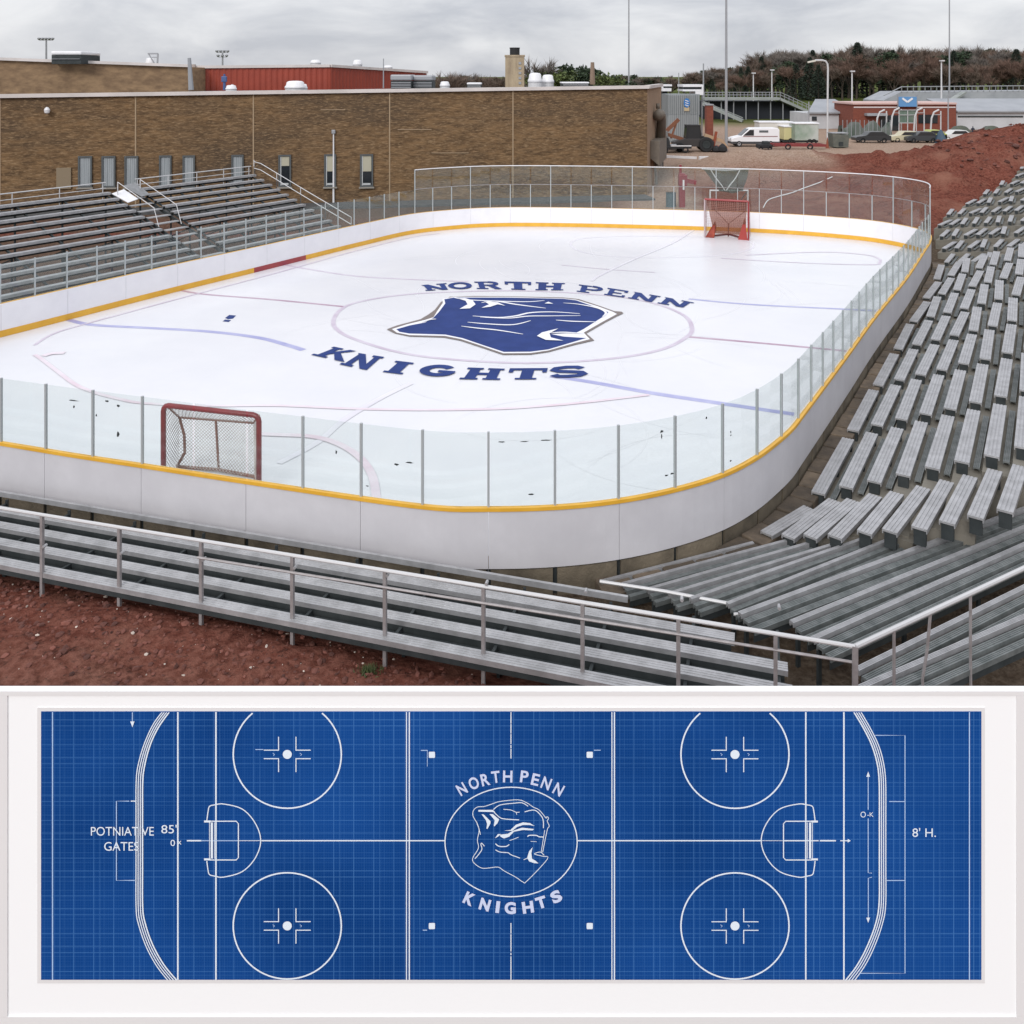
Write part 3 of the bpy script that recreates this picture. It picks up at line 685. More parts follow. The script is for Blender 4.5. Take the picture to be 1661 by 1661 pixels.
fr = [p0, pl-up*cor]+[pl+ax*(cor*(1-math.cos(a)))+up*(-cor+cor*math.sin(a)) for a in (R(30),R(60))]+[pl+ax*cor, pr-ax*cor]+[pr-ax*(cor*(1-math.sin(a)))-up*(cor-cor*math.cos(a)) for a in (R(30),R(60))]+[pr-up*cor, p1]
mb = MB(); mb.pipe(fr, .062, 10); mb.build('front_frame', REDT, g, smooth=True)
RUST = mat('rust_bar', (.20,.075,.055), .5, var=(.28,.16,.13), vscale=8)
d1, d2 = .55, .95
mb = MB(); tb0, tb1 = D(291,677,20.55), D(411,686,19.9); bb0, bb1 = G(290,757,.05), G(413,773,.05)
mb.pipe([pl+ax*.08, tb0, tb1, pr], .026, 6); mb.pipe([p0, bb0, (bb0+bb1)/2+bk*.1, bb1, p1], .04, 6); mb.pipe([tb0, tb0.lerp(bb0,.35)+ax*.14, tb0.lerp(bb0,.7)+ax*.16, bb0-ax*.05], .035, 6); mb.pipe([(tb0+tb1)/2, (bb0+bb1)/2+bk*.1], .03, 6); mb.build('rear_frame', RUST, g)
mb = MB(); diamonds(mb, bil(tb0, tb1, bb1, bb0, bk*.18), 46, 30, .007); diamonds(mb, bil(pl, pr, tb1, tb0, -up*.03), 46, 8, .007); diamonds(mb, bil(pl, tb0, bb0, p0, ax*.06), 14, 30, .007); diamonds(mb, bil(tb1, pr, p1, bb1), 12, 30, .007); mb.build('net', NET, g)
# far goal
fl, fr_ = G(1143,385,0), G(1214,390,0); ax = (fr_-fl).normalized(); bk = Vector((-ax.y, ax.x, 0)); Wd = (fr_-fl).length; H = 2.25
g = thing('hockey_goal', 'small red and orange hockey goal in front of the far white boards', 'hockey goal', (fl.x, fl.y, 0))
ORNG = mat('faded_red', (.34,.06,.03), .5, var=(.22,.03,.018), vscale=3)
mb = MB(); mb.pipe([fl+up*H, fr_+up*H], .06, 8); mb.pipe([fr_, fr_+up*H], .05, 8); mb.build('top_bar', mat('goal_red',(.26,.022,.024),.4), g)
mb = MB(); mb.pipe([fl, fl+up*H], .045, 8); mb.build('side_post', mat('pale_post',(.45,.36,.37),.5), g)
def slab(pts, th, name, m, parent): return quadpanel(pts, th, name, m, parent)
c = (fl+fr_)/2
slab([fl+ax*.05, fl+ax*.55, fl+ax*.55+bk*.8+up*.5, fl+ax*.5+bk*.8+up*.85], .05, 'floor_pad', ORNG, g)
slab([fr_-ax*.05, fr_-ax*.6, fr_-ax*.45+bk*.8+up*.5, fr_-ax*.3+bk*.8+up*1.2], .05, 'floor_pad', mat('deep_red',(.30,.025,.018),.6), g)
m1 = MB(); m1.pipe([fl+ax*.1+bk*.1+up*.05, c+bk*.9+up*.12, fr_-ax*.1+bk*.1+up*.05], .06, 6); m1.pipe([c+bk*.8+up*.0, c+bk*.85+up*.75], .04, 6); m1.pipe([fl+ax*.45+bk*.3+up*1.7, c+bk*.8+up*.75, fr_-ax*.25+bk*.3+up*1.6], .025, 6); m1.build('rear_frame', mat('dark_red_bar',(.09,.02,.018),.6), g)
SHEER = glass_mat('pink_mesh', (.80,.70,.66), .30, (.36,.17,.13), 1.02)
slab([fl+ax*.1+bk*.12+up*2.2, fr_-ax*.1+bk*.12+up*2.2, fr_-ax*.25+bk*.75+up*.15, fl+ax*.4+bk*.75+up*.15], .01, 'net', SHEER, g)
mb = MB(); netsheet(mb, bil(fl+up*2.2, fr_+up*2.2, fr_+bk*.9+up*.1, fl+bk*.9+up*.1), 22, 20, .006); netsheet(mb, bil(fl+up*2.2, fl+bk*.6+up*2, fl+bk*.9+up*.1, fl), 6, 20, .006); netsheet(mb, bil(fr_+up*2.2, fr_+bk*.6+up*2, fr_+bk*.9+up*.1, fr_), 6, 20, .006); mb.build('netting', mat('pink_twine',(.36,.22,.21),.8), g)
# white frame behind the boards, hanging net, red pump
a, b = D(1152,309,58), D(1213,309,58)
g = thing('goal_frame', 'white square tube goal frame standing behind the far boards', 'goal frame', (a.x, a.y, 0))
mb = MB(); mb.pipe([Vector((a.x,a.y,-.5)), a, b, Vector((b.x,b.y,-.5))], .07, 8); mb.build('front_frame', WHITEP, g)
mb = MB(); mb.pipe([a, a+Vector((.2,1.2,-.9)), Vector((a.x+.2,a.y+1.2,-.3)), Vector((b.x-.2,b.y+1.2,-.3)), b+Vector((-.2,1.2,-.9)), b], .04, 6); mb.build('rear_frame', POLEG, g)
TARP = glass_mat('dark_netting', (.62,.66,.64), .34, (.17,.19,.18), 1.02)
mb = MB(); N1 = 14; dd = 55.6; vs = []
for i in range(N1+1):
    u = i/N1
    for v in range(7):
        w_ = v/6; px = (1138+28*w_**.8)*(1-u)+(1215-9*w_)*u; py = 272.5+37*w_+3*math.sin(math.pi*u)*w_
        q = D(px, py, dd); q.y += (.25*math.sin(9*u+v)+.1*math.sin(23*u))*w_; vs.append(q)
fs_ = []
for i in range(N1):
    for v in range(6): fs_.append((i*7+v, i*7+v+1, (i+1)*7+v+1, (i+1)*7+v))
mb.add(vs, fs_); hn = mb.build('safety_net', TARP); tag(hn, 'grey green safety net sagging from the far top rail above the goal', 'net')
so = hn.modifiers.new('t', 'SOLIDIFY'); so.thickness = .02
mb = MB()
for pts in ([(1152,274),(1160,287),(1170,300),(1176,309)], [(1200,276),(1193,289),(1185,299),(1178,309)], [(1138,274),(1176,276),(1215,274)]): mb.pipe(catmull([D(x,y,dd-.4) for x, y in pts], 5), .035, 5)
mb.build('cord', POLEW, hn)
d = 62.0; b = D(1106,325,d)
pm = thing('hoist', 'upright dark red hoist standing beyond the far glass near the building corner', 'hoist', (b.x, b.y, hgt(b.x,b.y)))
DRED = mat('machine_red', (.20,.012,.022), .45)
mb = MB(); mb.box((b.x,b.y,1.2), (.42,.42,2.6)); mb.box((b.x+.05,b.y-.05,2.0),(.6,.5,.8)); mb.build('mast', DRED, pm, bevel=.05)
mb = MB(); mb.box((b.x-.1,b.y,2.75), (.16,.16,.7)); mb.build('mast_tip', DRED, pm, bevel=.03)
mb = MB(); mb.bar((b.x+.2,b.y-.1,2.0),(b.x+1.0,b.y-.2,1.85),.22,.3); mb.build('arm', DRED, pm)
mb = MB(); mb.box((b.x+.06,b.y-.32,1.7), (.12,.03,.7)); mb.build('decal', WHITEP, pm)
t = thing('drum', 'blue grey steel drum beside the dark red hoist beyond the far glass', 'drum', (b.x-.75,b.y+.2,0))
mb = MB(); mb.lathe([(.36,0),(.38,.03),(.36,.08),(.36,.5),(.39,.53),(.36,.56),(.36,1.0),(.38,1.05),(.33,1.05)], (b.x-.75,b.y+.2,hgt(b.x-.75,b.y)-.02), 16); mb.build('body', mat('teal_drum',(.055,.09,.11),.6), t)
mb = MB(); mb.lathe([(.33,0),(.33,.04),(.06,.05)], (b.x-.75,b.y+.2,hgt(b.x-.75,b.y)+1.0), 16); mb.build('lid', DARKST, t)
# hose over the dirt
pts = [G(1244,333,0)]+[None]*0
hp = []
for px, py in ((1238,338),(1246,326),(1262,320),(1284,314),(1305,306),(1330,296),(1350,288)):
    d = 57.0
    for _ in range(40):
        q = D(px, py, d); e = q.z-hgt(q.x, q.y); d += e*2.2
        d = max(56, min(75, d))
    hp.append(Vector((q.x, q.y, hgt(q.x, q.y)+.06)))
mb = MB(); mb.pipe(catmull(hp, 6), .035, 6); o = mb.build('hose', WHITEP); tag(o, 'pale hose lying across the red dirt behind the far glass', 'hose')
# ================================================================ BLUEPRINT PANEL of the collage, built as a sign on posts
SD = 8.0
def S(px, py, o=0.0): return Vector(((px-CX)/FPX*SD, SD-o, CAMZ-(py-HY)/FPX*SD))
PXM = SD/FPX
sg = thing('collage_panel', 'wide white collage panel built as a sign on posts, with a blue rink blueprint', 'sign', (0, SD, 0))
SWHITE = mat('sign_white', (.935,.955,.96), .55, spec=.1)
SGREY = mat('sign_grey', (.78,.78,.78), .5)
def sbox(mb, x0, y0, x1, y1, o0, o1):
    a, b = S(x0, y1), S(x1, y0); mb.box(((a.x+b.x)/2, SD-(o0+o1)/2, (a.z+b.z)/2), (b.x-a.x, o1-o0, b.z-a.z))
mb = MB(); sbox(mb, 0, 1121, 1661, 1661, -.05, 0); mb.build('panel', SWHITE, sg)
mb = MB(); sbox(mb, -8, 1120, 1669, 1127, -.06, .012); sbox(mb, -8, 1647.5, 1669, 1668, -.06, .012); sbox(mb, -8, 1127.2, 13, 1647.3, -.06, .012); sbox(mb, 1648, 1127.2, 1669, 1647.3, -.06, .012); mb.build('frame', SGREY, sg)
for px in (90, 390, 690, 990, 1290, 1580):
    p = S(px, 1140); zb = hgt(p.x, SD+.13); mb = MB(); mb.box((p.x, SD+.13, (p.z+zb-.3)/2), (.12,.12,p.z-zb+.3)); mb.build('post', GALV, sg)
# print with its fine grid woven into the material
def print_mat():
    m = bpy.data.materials.new('blueprint_ink'); m.use_nodes = True; nt = m.node_tree; p = nt.nodes['Principled BSDF']
    p.inputs['Roughness'].default_value = .6; p.inputs['Specular IOR Level'].default_value = .02
    geo = _n(nt, 'ShaderNodeNewGeometry'); sp = _n(nt, 'ShaderNodeSeparateXYZ'); nt.links.new(geo.outputs['Position'], sp.inputs[0])
    def M(op, a, b=None, c=None):
        x = _n(nt, 'ShaderNodeMath', operation=op)
        for i, s in enumerate((a, b, c)):
            if s is None: continue
            if isinstance(s, (int, float)): x.inputs[i].default_value = s
            else: nt.links.new(s, x.inputs[i])
        return x.outputs[0]
    def wob(seed, sc):
        n = _n(nt, 'ShaderNodeTexNoise', Scale=sc, Detail=3.0); mp = _n(nt, 'ShaderNodeMapping'); mp.inputs['Location'].default_value = (seed, seed*2, 0)
        nt.links.new(geo.outputs['Position'], mp.inputs[0]); nt.links.new(mp.outputs[0], n.inputs['Vector']); return n.outputs[0]
    def ln(axis, pitch, ph, w):
        f = M('FRACT', M('DIVIDE', M('ADD', axis, 100+ph), pitch)); dd = M('ABSOLUTE', M('SUBTRACT', f, .5))
        return M('LESS_THAN', dd, w/pitch/2)
    X, Z = sp.outputs[0], sp.outputs[2]; u = PXM
    big = M('MAXIMUM', M('MAXIMUM', ln(X, 32.4*u, 0, 1.3*u), M('MULTIPLY', ln(X, 64.8*u, 6*u, 1.2*u), .9)), M('MAXIMUM', ln(Z, 30.6*u, 3*u, 1.3*u), M('MULTIPLY', ln(Z, 61.2*u, 8*u, 1.2*u), .9)))
    fine = M('MAXIMUM', ln(X, 4.1*u, 0, 1.0*u), ln(Z, 4.3*u, 0, 1.0*u))
    mid = M('MAXIMUM', ln(X, 16.2*u, 7*u, 1.0*u), ln(Z, 15.3*u, 2*u, 1.0*u))
    fac = M('ADD', M('ADD', M('MULTIPLY', big, M('MULTIPLY', wob(3, 1.1), .32)), M('MULTIPLY', fine, .04)), M('MULTIPLY', mid, M('MULTIPLY', wob(9, .9), .16)))
    a = _n(nt, 'ShaderNodeMix', data_type='RGBA'); a.inputs[6].default_value = c4((.003,.040,.185)); a.inputs[7].default_value = c4((.008,.068,.285))
    mr = _n(nt, 'ShaderNodeMapRange'); mr.inputs[1].default_value = .38; mr.inputs[2].default_value = .62; nt.links.new(wob(1, .35), mr.inputs[0]); nt.links.new(mr.outputs[0], a.inputs[0])
    b = _n(nt, 'ShaderNodeMix', data_type='RGBA'); nt.links.new(a.outputs[2], b.inputs[6]); b.inputs[7].default_value = c4((.16,.42,.82)); nt.links.new(fac, b.inputs[0])
    nt.links.new(b.outputs[2], p.inputs['Base Color']); return m
mb = MB(); sbox(mb, 61, 1147, 1597, 1594, .0, .006); mb.build('print_border', SGREY, sg)
mb = MB(); sbox(mb, 67.5, 1153, 1591, 1587.5, .0, .010); pr = mb.build('blueprint', print_mat(), sg)
INK = mat('white_ink', (.78,.88,.97), .6)
INKT = mat('thin_ink', (.42,.60,.88), .6)
off = [.0125]
X0, X1, Y0, Y1 = 67.8, 1590.7, 1153.3, 1587.2
def pline(mb, pts, w, closed=False):
    off[0] += .00004; o = off[0]; n = len(pts); w *= .84; vs = []; fs = []
    for i, p in enumerate(pts):
        a = pts[i-1] if (i or closed) else p; b = pts[(i+1) % n] if (i < n-1 or closed) else p
        tx, ty = b[0]-a[0], b[1]-a[1]; l = math.hypot(tx, ty) or 1; mx, my = -ty/l*w/2, tx/l*w/2
        for sgn in (1, -1):
            vs.append(S(min(X1, max(X0, p[0]+sgn*mx)), min(Y1, max(Y0, p[1]+sgn*my)), o))
    for i in range(n if closed else n-1): j = (i+1) % n; fs.append((2*i, 2*i+1, 2*j+1, 2*j))
    mb.add(vs, fs)
def cm2(pts, closed=False, sub=8): return [(v.x, v.y) for v in catmull([(x, y, 0) for x, y in pts], sub, closed)]
def ell(cx, cy, rx, ry, a0=0, a1=360, n=72): return [(cx+rx*math.cos(R(a0+(a1-a0)*i/n)), cy+ry*math.sin(R(a0+(a1-a0)*i/n))) for i in range(n if a1-a0 == 360 else n+1)]
def clip(pts): return [p for p in pts if Y0-1 <= p[1] <= Y1+1]
def pfill(mb, pts):
    off[0] += .00004; tr = tessellate_polygon([[Vector((x, y, 0)) for x, y in pts]]); mb.add([S(x, y, off[0]) for x, y in pts], tr)
L = MB(); T = MB()
for x, w in ((289.3,2.8),(351,2.8),(659.6,1.9),(664.2,2.3),(992.3,1.9),(996.4,2.3),(1306.3,2.6),(1368,2.8)): pline(L, [(x,Y0),(x,Y1)], w)
for x in (86.3, 1571.3): pline(T, [(x,Y0),(x,Y1)], 2.0)
y = Y0
for a, b in ((1153.5,1172),(1173,1188),(1189,1205),(1206.5,1212),(1213,1228.5),(1495,1512),(1513,1541),(1543,1547),(1549,1587)): pline(L, [(828.8,a),(828.8,b)], 1.8)
for a, b, w in ((304,327.5,2.6),(388,424,1.2),(424,722,2.2),(936.5,1234,2.2),(1234,1270,1.0),(1270,1327,2.2),(1329,1355,2.6),(1362,1376,1.8)): pline(L, [(a,1361.6),(b,1361.6)], w)
pline(T, [(327,1361.6),(388,1361.6)], 1.6)
pfill(L, [(1374,1358.6),(1379,1361.6),(1374,1364.6)])
for cx in (466.6, 1191.5):
    for cy in (1221.8, 1499.4):
        rx, ry = 87.5, (87.2 if cy < 1300 else 86)
        pts = ell(cx, cy, rx, ry)
        if cy < 1300: k = [i for i, p in enumerate(pts) if p[1] < Y0]; pts = pts[max(k)+1:]+pts[:min(k)]; pline(L, pts, 2.8)
        else: pline(L, pts, 2.8, True)
        off[0] += .00004; pfill(L, ell(cx, cy, 7.3, 7.3, n=28))
        for sx in (-1, 1):
            for sy in (-1, 1): pline(L, [(cx+sx*38,cy+sy*6.9),(cx+sx*14.1,cy+sy*6.9)], 1.8); pline(L, [(cx+sx*14.1,cy+sy*6.1),(cx+sx*14.1,cy+sy*28.6)], 1.8)
            pline(T, [(cx+sx*22-1.5,cy-2),(cx+sx*22+1.5,cy),(cx+sx*22-.5,cy+1.8)], 1.3)
for cx, cy in ((700.8,1222.2),(956.3,1222.2),(700.8,1499.4),(956.3,1499.4)): pfill(L, [(cx-5,cy-4),(cx-4,cy-5),(cx+4,cy-5),(cx+5,cy-4),(cx+5,cy+4),(cx+4,cy+5),(cx-4,cy+5),(cx-5,cy+4)])
pline(T, [(683,1215),(694,1215)], 1.6); pline(T, [(693.4,1215),(693.4,1241)], 1.1); pline(T, [(686,1506),(693,1506)], 1.6); pline(T, [(963,1214.7),(974,1214.7)], 1.6); pline(T, [(415,1213.6),(428,1213.6)], 1.5)
e0 = [(264,1153),(249.5,1173),(235,1205),(225,1240),(222,1268),(221.8,1320),(221.8,1400),(222,1471),(226,1497),(238,1532),(255,1563.5),(274,1588)]
e1 = [(275.5,1153),(258,1178),(244.5,1207),(235.5,1241),(232.6,1268),(232.4,1320),(232.4,1400),(232.6,1468),(237,1496),(249,1530),(267,1562),(288.5,1588)]
for f, w in ((0,1.9),(.33,1.9),(.66,1.9),(1,2.6)): pline(L, cm2([(a[0]*(1-f)+b[0]*f, a[1]*(1-f)+b[1]*f) for a, b in zip(e0, e1)]), w)
r0 = [(1384,1153),(1400,1180),(1413,1207),(1422,1238),(1425,1270),(1425.2,1330),(1425.2,1400),(1424.8,1462),(1419,1496),(1405,1533),(1389,1563),(1370,1588)]
r1 = [(1395.5,1153),(1411,1180),(1424,1207),(1432,1236),(1435.4,1268),(1435.6,1330),(1435.6,1400),(1435.4,1464),(1430,1496),(1417,1533),(1402,1563),(1384.5,1588)]
for f, w in ((0,2.6),(.33,1.9),(.66,1.9),(1,1.9)): pline(L, cm2([(a[0]*(1-f)+b[0]*f, a[1]*(1-f)+b[1]*f) for a, b in zip(r0, r1)]), w)
for mx in (lambda x: x, lambda x: 1657.6-x):
    pline(L, [(mx(x), y) for x, y in cm2([(336.5,1329),(338.5,1314),(341,1305.5),(350,1303),(364,1301.8),(394,1310),(415,1333),(423.7,1361),(415,1389),(394,1411),(364,1420),(350,1418.5),(341,1416),(338.5,1409),(336.5,1394)], sub=6)], 2.0)
    pline(L, [(mx(x), y) for x, y in ((341,1329.6),(384,1329.6),(387.6,1333.5),(387.6,1388.5),(384,1392.3),(341,1392.3))], 2.0)
    pline(L, [(mx(332),1330),(mx(342.5),1330)], 3.8); pline(L, [(mx(332),1391.3),(mx(342.5),1391.3)], 3.8)
    pline(L, [(mx(344.6),1331.6),(mx(344.6),1390)], 4.2); pline(L, [(mx(340.8),1331.6),(mx(340.8),1390)], 1.2); pline(L, [(mx(349),1331.6),(mx(349),1390)], 1.2)
pline(T, [(211,1297),(190.2,1297),(190.2,1425.3),(220,1425.3)], 1.8); pline(L, [(213.5,1297),(221,1297)], 2)
pline(T, [(216,Y0),(216,1170)], 1.6); pfill(L, [(212.5,1168),(219.5,1168),(216,1177.5)])
pline(T, [(1418.5,1190.5),(1466.6,1190.5),(1466.6,1575.6),(1393.5,1575.6)], 1.7); pline(T, [(1441,1297.6),(1466,1297.6)], 1.6); pline(T, [(1437,1425.4),(1466,1425.4)], 1.6)
pline(T, [(1407,1254),(1407,1311)], 1.7); pline(T, [(1407,1325),(1407,1413),(1413,1413.5)], 1.7); pline(T, [(1413,1420),(1407.2,1421.5),(1407.2,1488)], 1.7)
pfill(L, [(1404,1257.5),(1407,1249),(1410,1257.5)]); pfill(L, [(1404,1485.5),(1410,1485.5),(1407,1494)])
pline(L, ell(829, 1363, 107, 88.6), 2.1, True)
K = lambda x, y: (720+x/6.15, 1230+y/6.15)
for pts, w, cl in (
 ([(330,625),(292,560),(296,505),(335,470),(400,465),(480,440),(560,415),(740,398),(830,430),(890,470),(950,500),(1010,570),(1022,582),(1022,570),(1040,572),(1042,590),(1030,610),(1050,660),(1030,700),(985,920)], 1.3, 0),
 ([(330,625),(352,700),(335,800),(345,880),(290,975),(300,1025),(370,1075),(440,1078),(540,1068),(600,1105),(720,1170),(790,1217),(830,1205),(1032,988),(985,960),(905,940),(925,925),(965,920),(1000,950)], 1.3, 0),
 ([(365,745),(352,690),(330,630)], 1.4, 0), ([(310,985),(345,945),(380,890),(370,845),(378,830),(405,860)], 1.6, 0),
 ([(495,495),(560,450),(700,432),(780,428),(840,462)], 1.6, 0), ([(805,518),(900,500),(960,545),(990,600),(992,680)], 1.7, 0),
 ([(595,492),(670,500),(720,522),(755,520)], 1.3, 0), ([(722,522),(726,545)], 1.1, 0), ([(500,520),(560,575),(620,590),(750,598)], 1.7, 0),
 ([(655,803),(700,788),(745,770)], 1.2, 0), ([(515,835),(550,860),(620,862),(652,842)], 1.9, 0), ([(515,895),(560,918),(640,925),(670,945),(760,978)], 1.6, 0),
 ([(835,765),(850,752),(920,752),(950,766),(995,768)], 2.0, 0), ([(865,810),(925,815)], .9, 0), ([(1005,700),(970,920)], 1.2, 0), ([(795,995),(840,975)], 1.2, 0)):
    pline(L, cm2([K(*p) for p in pts], sub=4), w)
for pts in ([(345,498),(490,498),(512,520),(345,515)], [(375,540),(400,545),(465,610),(466,630),(435,688),(425,684),(432,640),(420,600)], [(455,540),(490,540),(530,575),(552,592),(535,630),(505,662),(498,655),(508,600)],
            [(600,705),(665,697),(720,645),(790,622),(860,630),(905,658),(850,648),(790,648),(730,668),(680,708)], [(565,765),(560,745),(640,735),(690,705),(780,675),(900,688),(885,702),(790,698),(700,715),(650,765),(600,782)], [(510,780),(540,738),(568,738),(545,762)],
            [(885,868),(850,910),(830,975),(850,1010),(900,1028),(942,1030),(915,1005),(880,985),(872,930)]):
    pfill(L, [K(*p) for p in pts])
ln = L.build('line_drawing', INK, pr); T.build('thin_lines', INKT, pr)
# lettering of the print: built-in font, turned into meshes
def text_mesh(txt, size, bold=0.0, wide=1.0):
    cu = bpy.data.curves.new('t', 'FONT'); cu.body = txt; cu.size = size; cu.offset = bold; cu.align_x = 'CENTER'; cu.align_y = 'CENTER'; cu.resolution_u = 4
    o = bpy.data.objects.new('t', cu); COL.objects.link(o); dg = bpy.context.evaluated_depsgraph_get()
    me = bpy.data.meshes.new_from_object(o.evaluated_get(dg)); v = [(p.co.x*wide, p.co.y) for p in me.vertices]; f = [tuple(p.vertices) for p in me.polygons]
    bpy.data.objects.remove(o); bpy.data.curves.remove(cu); bpy.data.meshes.remove(me)
    if v:
        mx, my = (min(a for a, b in v)+max(a for a, b in v))/2, (min(b for a, b in v)+max(b for a, b in v))/2; v = [(a-mx, b-my) for a, b in v]
    return v, f
def put(mb, txt, cx, cy, cap, ang=0, bold=0.0, width=None, wide=1.0):
    v, f = text_mesh(txt, 1.0, bold, wide); h = max(b for a, b in v)-min(b for a, b in v); k = cap/h
    kx = k if width is None else width/(max(a for a, b in v)-min(a for a, b in v)); ca, sa = math.cos(R(ang)), math.sin(R(ang)); off[0] += .00005
    mb.add([S(cx+(a*kx)*ca+(b*k)*sa, cy+(a*kx)*sa-(b*k)*ca, off[0]) for a, b in v], f)
mb = MB()
put(mb, 'POTNIATIVE', 200, 1345.6, 14.2, width=102); put(mb, 'GATES', 198.5, 1370, 14.2, width=56); put(mb, "85'", 275.5, 1342, 14, width=25); put(mb, '0', 281.5, 1364.4, 10.2, width=7.4); put(mb, 'x', 292.5, 1364, 6, width=6)
put(mb, 'O', 1398.8, 1318.4, 9.4, width=8.6); put(mb, '-K', 1410.5, 1318.4, 7, width=10); put(mb, "8' H.", 1497.5, 1347.5, 14.6, width=38)
mb.build('lettering', INK, pr)
mb = MB(); mb2 = MB()
for ch, x, y, a, c, w in (('N',180,290,-30,118,84),('O',299,232,-22,122,98),('R',413,197,-13,120,84),('T',518,170,-7,118,84),('H',637,165,1,118,94),('P',803,167,7,118,80),('E',913,196,13,118,76),('N',1021,233,21,120,88),('N',1143,294,29,120,88),
                          ('K',255,1382,25,124,102),('N',410,1440,16,120,104),('I',538,1464,7,118,38),('G',662,1474,0,122,112),('H',838,1466,-8,118,112),('T',970,1418,-17,118,104),('S',1120,1360,-25,122,104)):
    put(mb if y < 1000 else mb2, ch, 720+x/6.15, 1230+y/6.15, c/6.15, a, .024 if y < 1000 else .05, width=w/6.15)
mb2.build('lettering', mat('pale_ink',(.62,.70,.92),.6), pr); mb.build('lettering', mat('pale_ink', (.62,.70,.92), .6), pr)
# ================================================================ BROWN BUILDING
STUC = mat('brown_stucco', (.225,.140,.074), .95, var=(.100,.064,.038), vscale=1.9, stretch=(.55,.55,2.0), bump=1.8, bscale=3.6, var2=(.088,.064,.046), v2scale=.16, spec=.05, contrast=(.36,.66), var3=(.30,.205,.12), v3scale=5.5)
STUC2 = mat('tan_stucco', (.29,.195,.115), .95, var=(.17,.112,.07), vscale=1.2, stretch=(.8,.8,1.6), bump=.6, bscale=4, spec=.2)
TANP = mat('tan_wall', (.33,.23,.155), .9, var=(.27,.19,.13), vscale=.7, spec=.2)
CAP = mat('roof_cap', (.62,.57,.55), .5, var=(.52,.48,.46), vscale=.5)
ROOF = mat('roof_felt', (.22,.22,.23), .9, var=(.30,.30,.31), vscale=.4)
FRM = mat('window_frame', (.08,.09,.095), .5)
JNT = mat('joint', (.34,.25,.16), .8)
def FW(px, o=0.0):            # point of the facade line under a photo column, o metres proud
    k = (px-CX)/FPX; yy = (68-.183*10.7)/(1-.183*k); p = Vector((k*yy, yy, 0)); return p+Vector((.18,-.984,0))*o
FA = math.atan2(.183, 1)
bt = FW(-380); B1 = FW(1050)
zc = lambda x: 8.02+.0115*(x+33)
bd = thing('school_building', 'long brown rough stucco building with a pale roof edge behind the rink', 'building', (-20, 62.4, 0))
fp = [(bt.x, bt.y), (B1.x, B1.y), (13.9, 80), (12, 92), (bt.x-6, 92)]
mb = MB(); mb.prism([fp[0], fp[1], (B1.x+.002, B1.y+.5), (bt.x, bt.y+.5)], -1, [zc(fp[0][0]), zc(fp[1][0]), zc(fp[1][0]), zc(fp[0][0])]); mb.build('wall', STUC, bd)
mb = MB(); mb.prism([(B1.x+.004, B1.y+.01), fp[2], fp[3], (fp[3][0]-.5, fp[3][1]), (fp[2][0]-.5, fp[2][1]), (B1.x-.5, B1.y+.6)], -1, zc(B1.x)+.004); o = mb.build('wall', TANP, bd); o['label'] = 'smooth tan end wall'
mb = MB(); mb.prism([(bt.x, bt.y+.4), (B1.x-.1, B1.y+.4), (13.7, 80), (11.8, 92), (bt.x-6, 92)], 7.2, [zc(bt.x)-.12, zc(B1.x)-.12, zc(13)-.12, zc(12)-.12, zc(bt.x)-.12]); mb.build('roof', ROOF, bd)
mb = MB(); e0, e1 = FW(-380,.12), FW(1051,.12)
mb.sweep([(-.3,0),(.3,0),(.3,.26),(-.3,.26)], Vector((e0.x, e0.y+.2, zc(e0.x))), Vector((e1.x, e1.y+.2, zc(e1.x)))); mb.sweep([(-.3,0),(.14,0),(.14,.26),(-.3,.26)], Vector((e1.x+.02, e1.y+.15, zc(e1.x)+.003)), Vector((13.95, 80, zc(13.9)+.003))); mb.build('roof_edge', CAP, bd)
for px in (-170, 0, 220, 411, 632, 832):
    p = FW(px,.0); mb = MB(); mb.box((p.x, p.y-.005, (zc(p.x)-.8)/2), (.09,.05,zc(p.x)+.8), FA); mb.build('joint_strip', JNT, bd)
BL1 = mat('blind_grey', (.33,.36,.38), .6, var=(.26,.29,.31), vscale=1.2, stretch=(6,6,.4)); BL2 = mat('blind_cream', (.42,.40,.31), .6)
def fz(px, py, o): p = FW(px, o); return CAMZ-(py-HY)*p.y/FPX
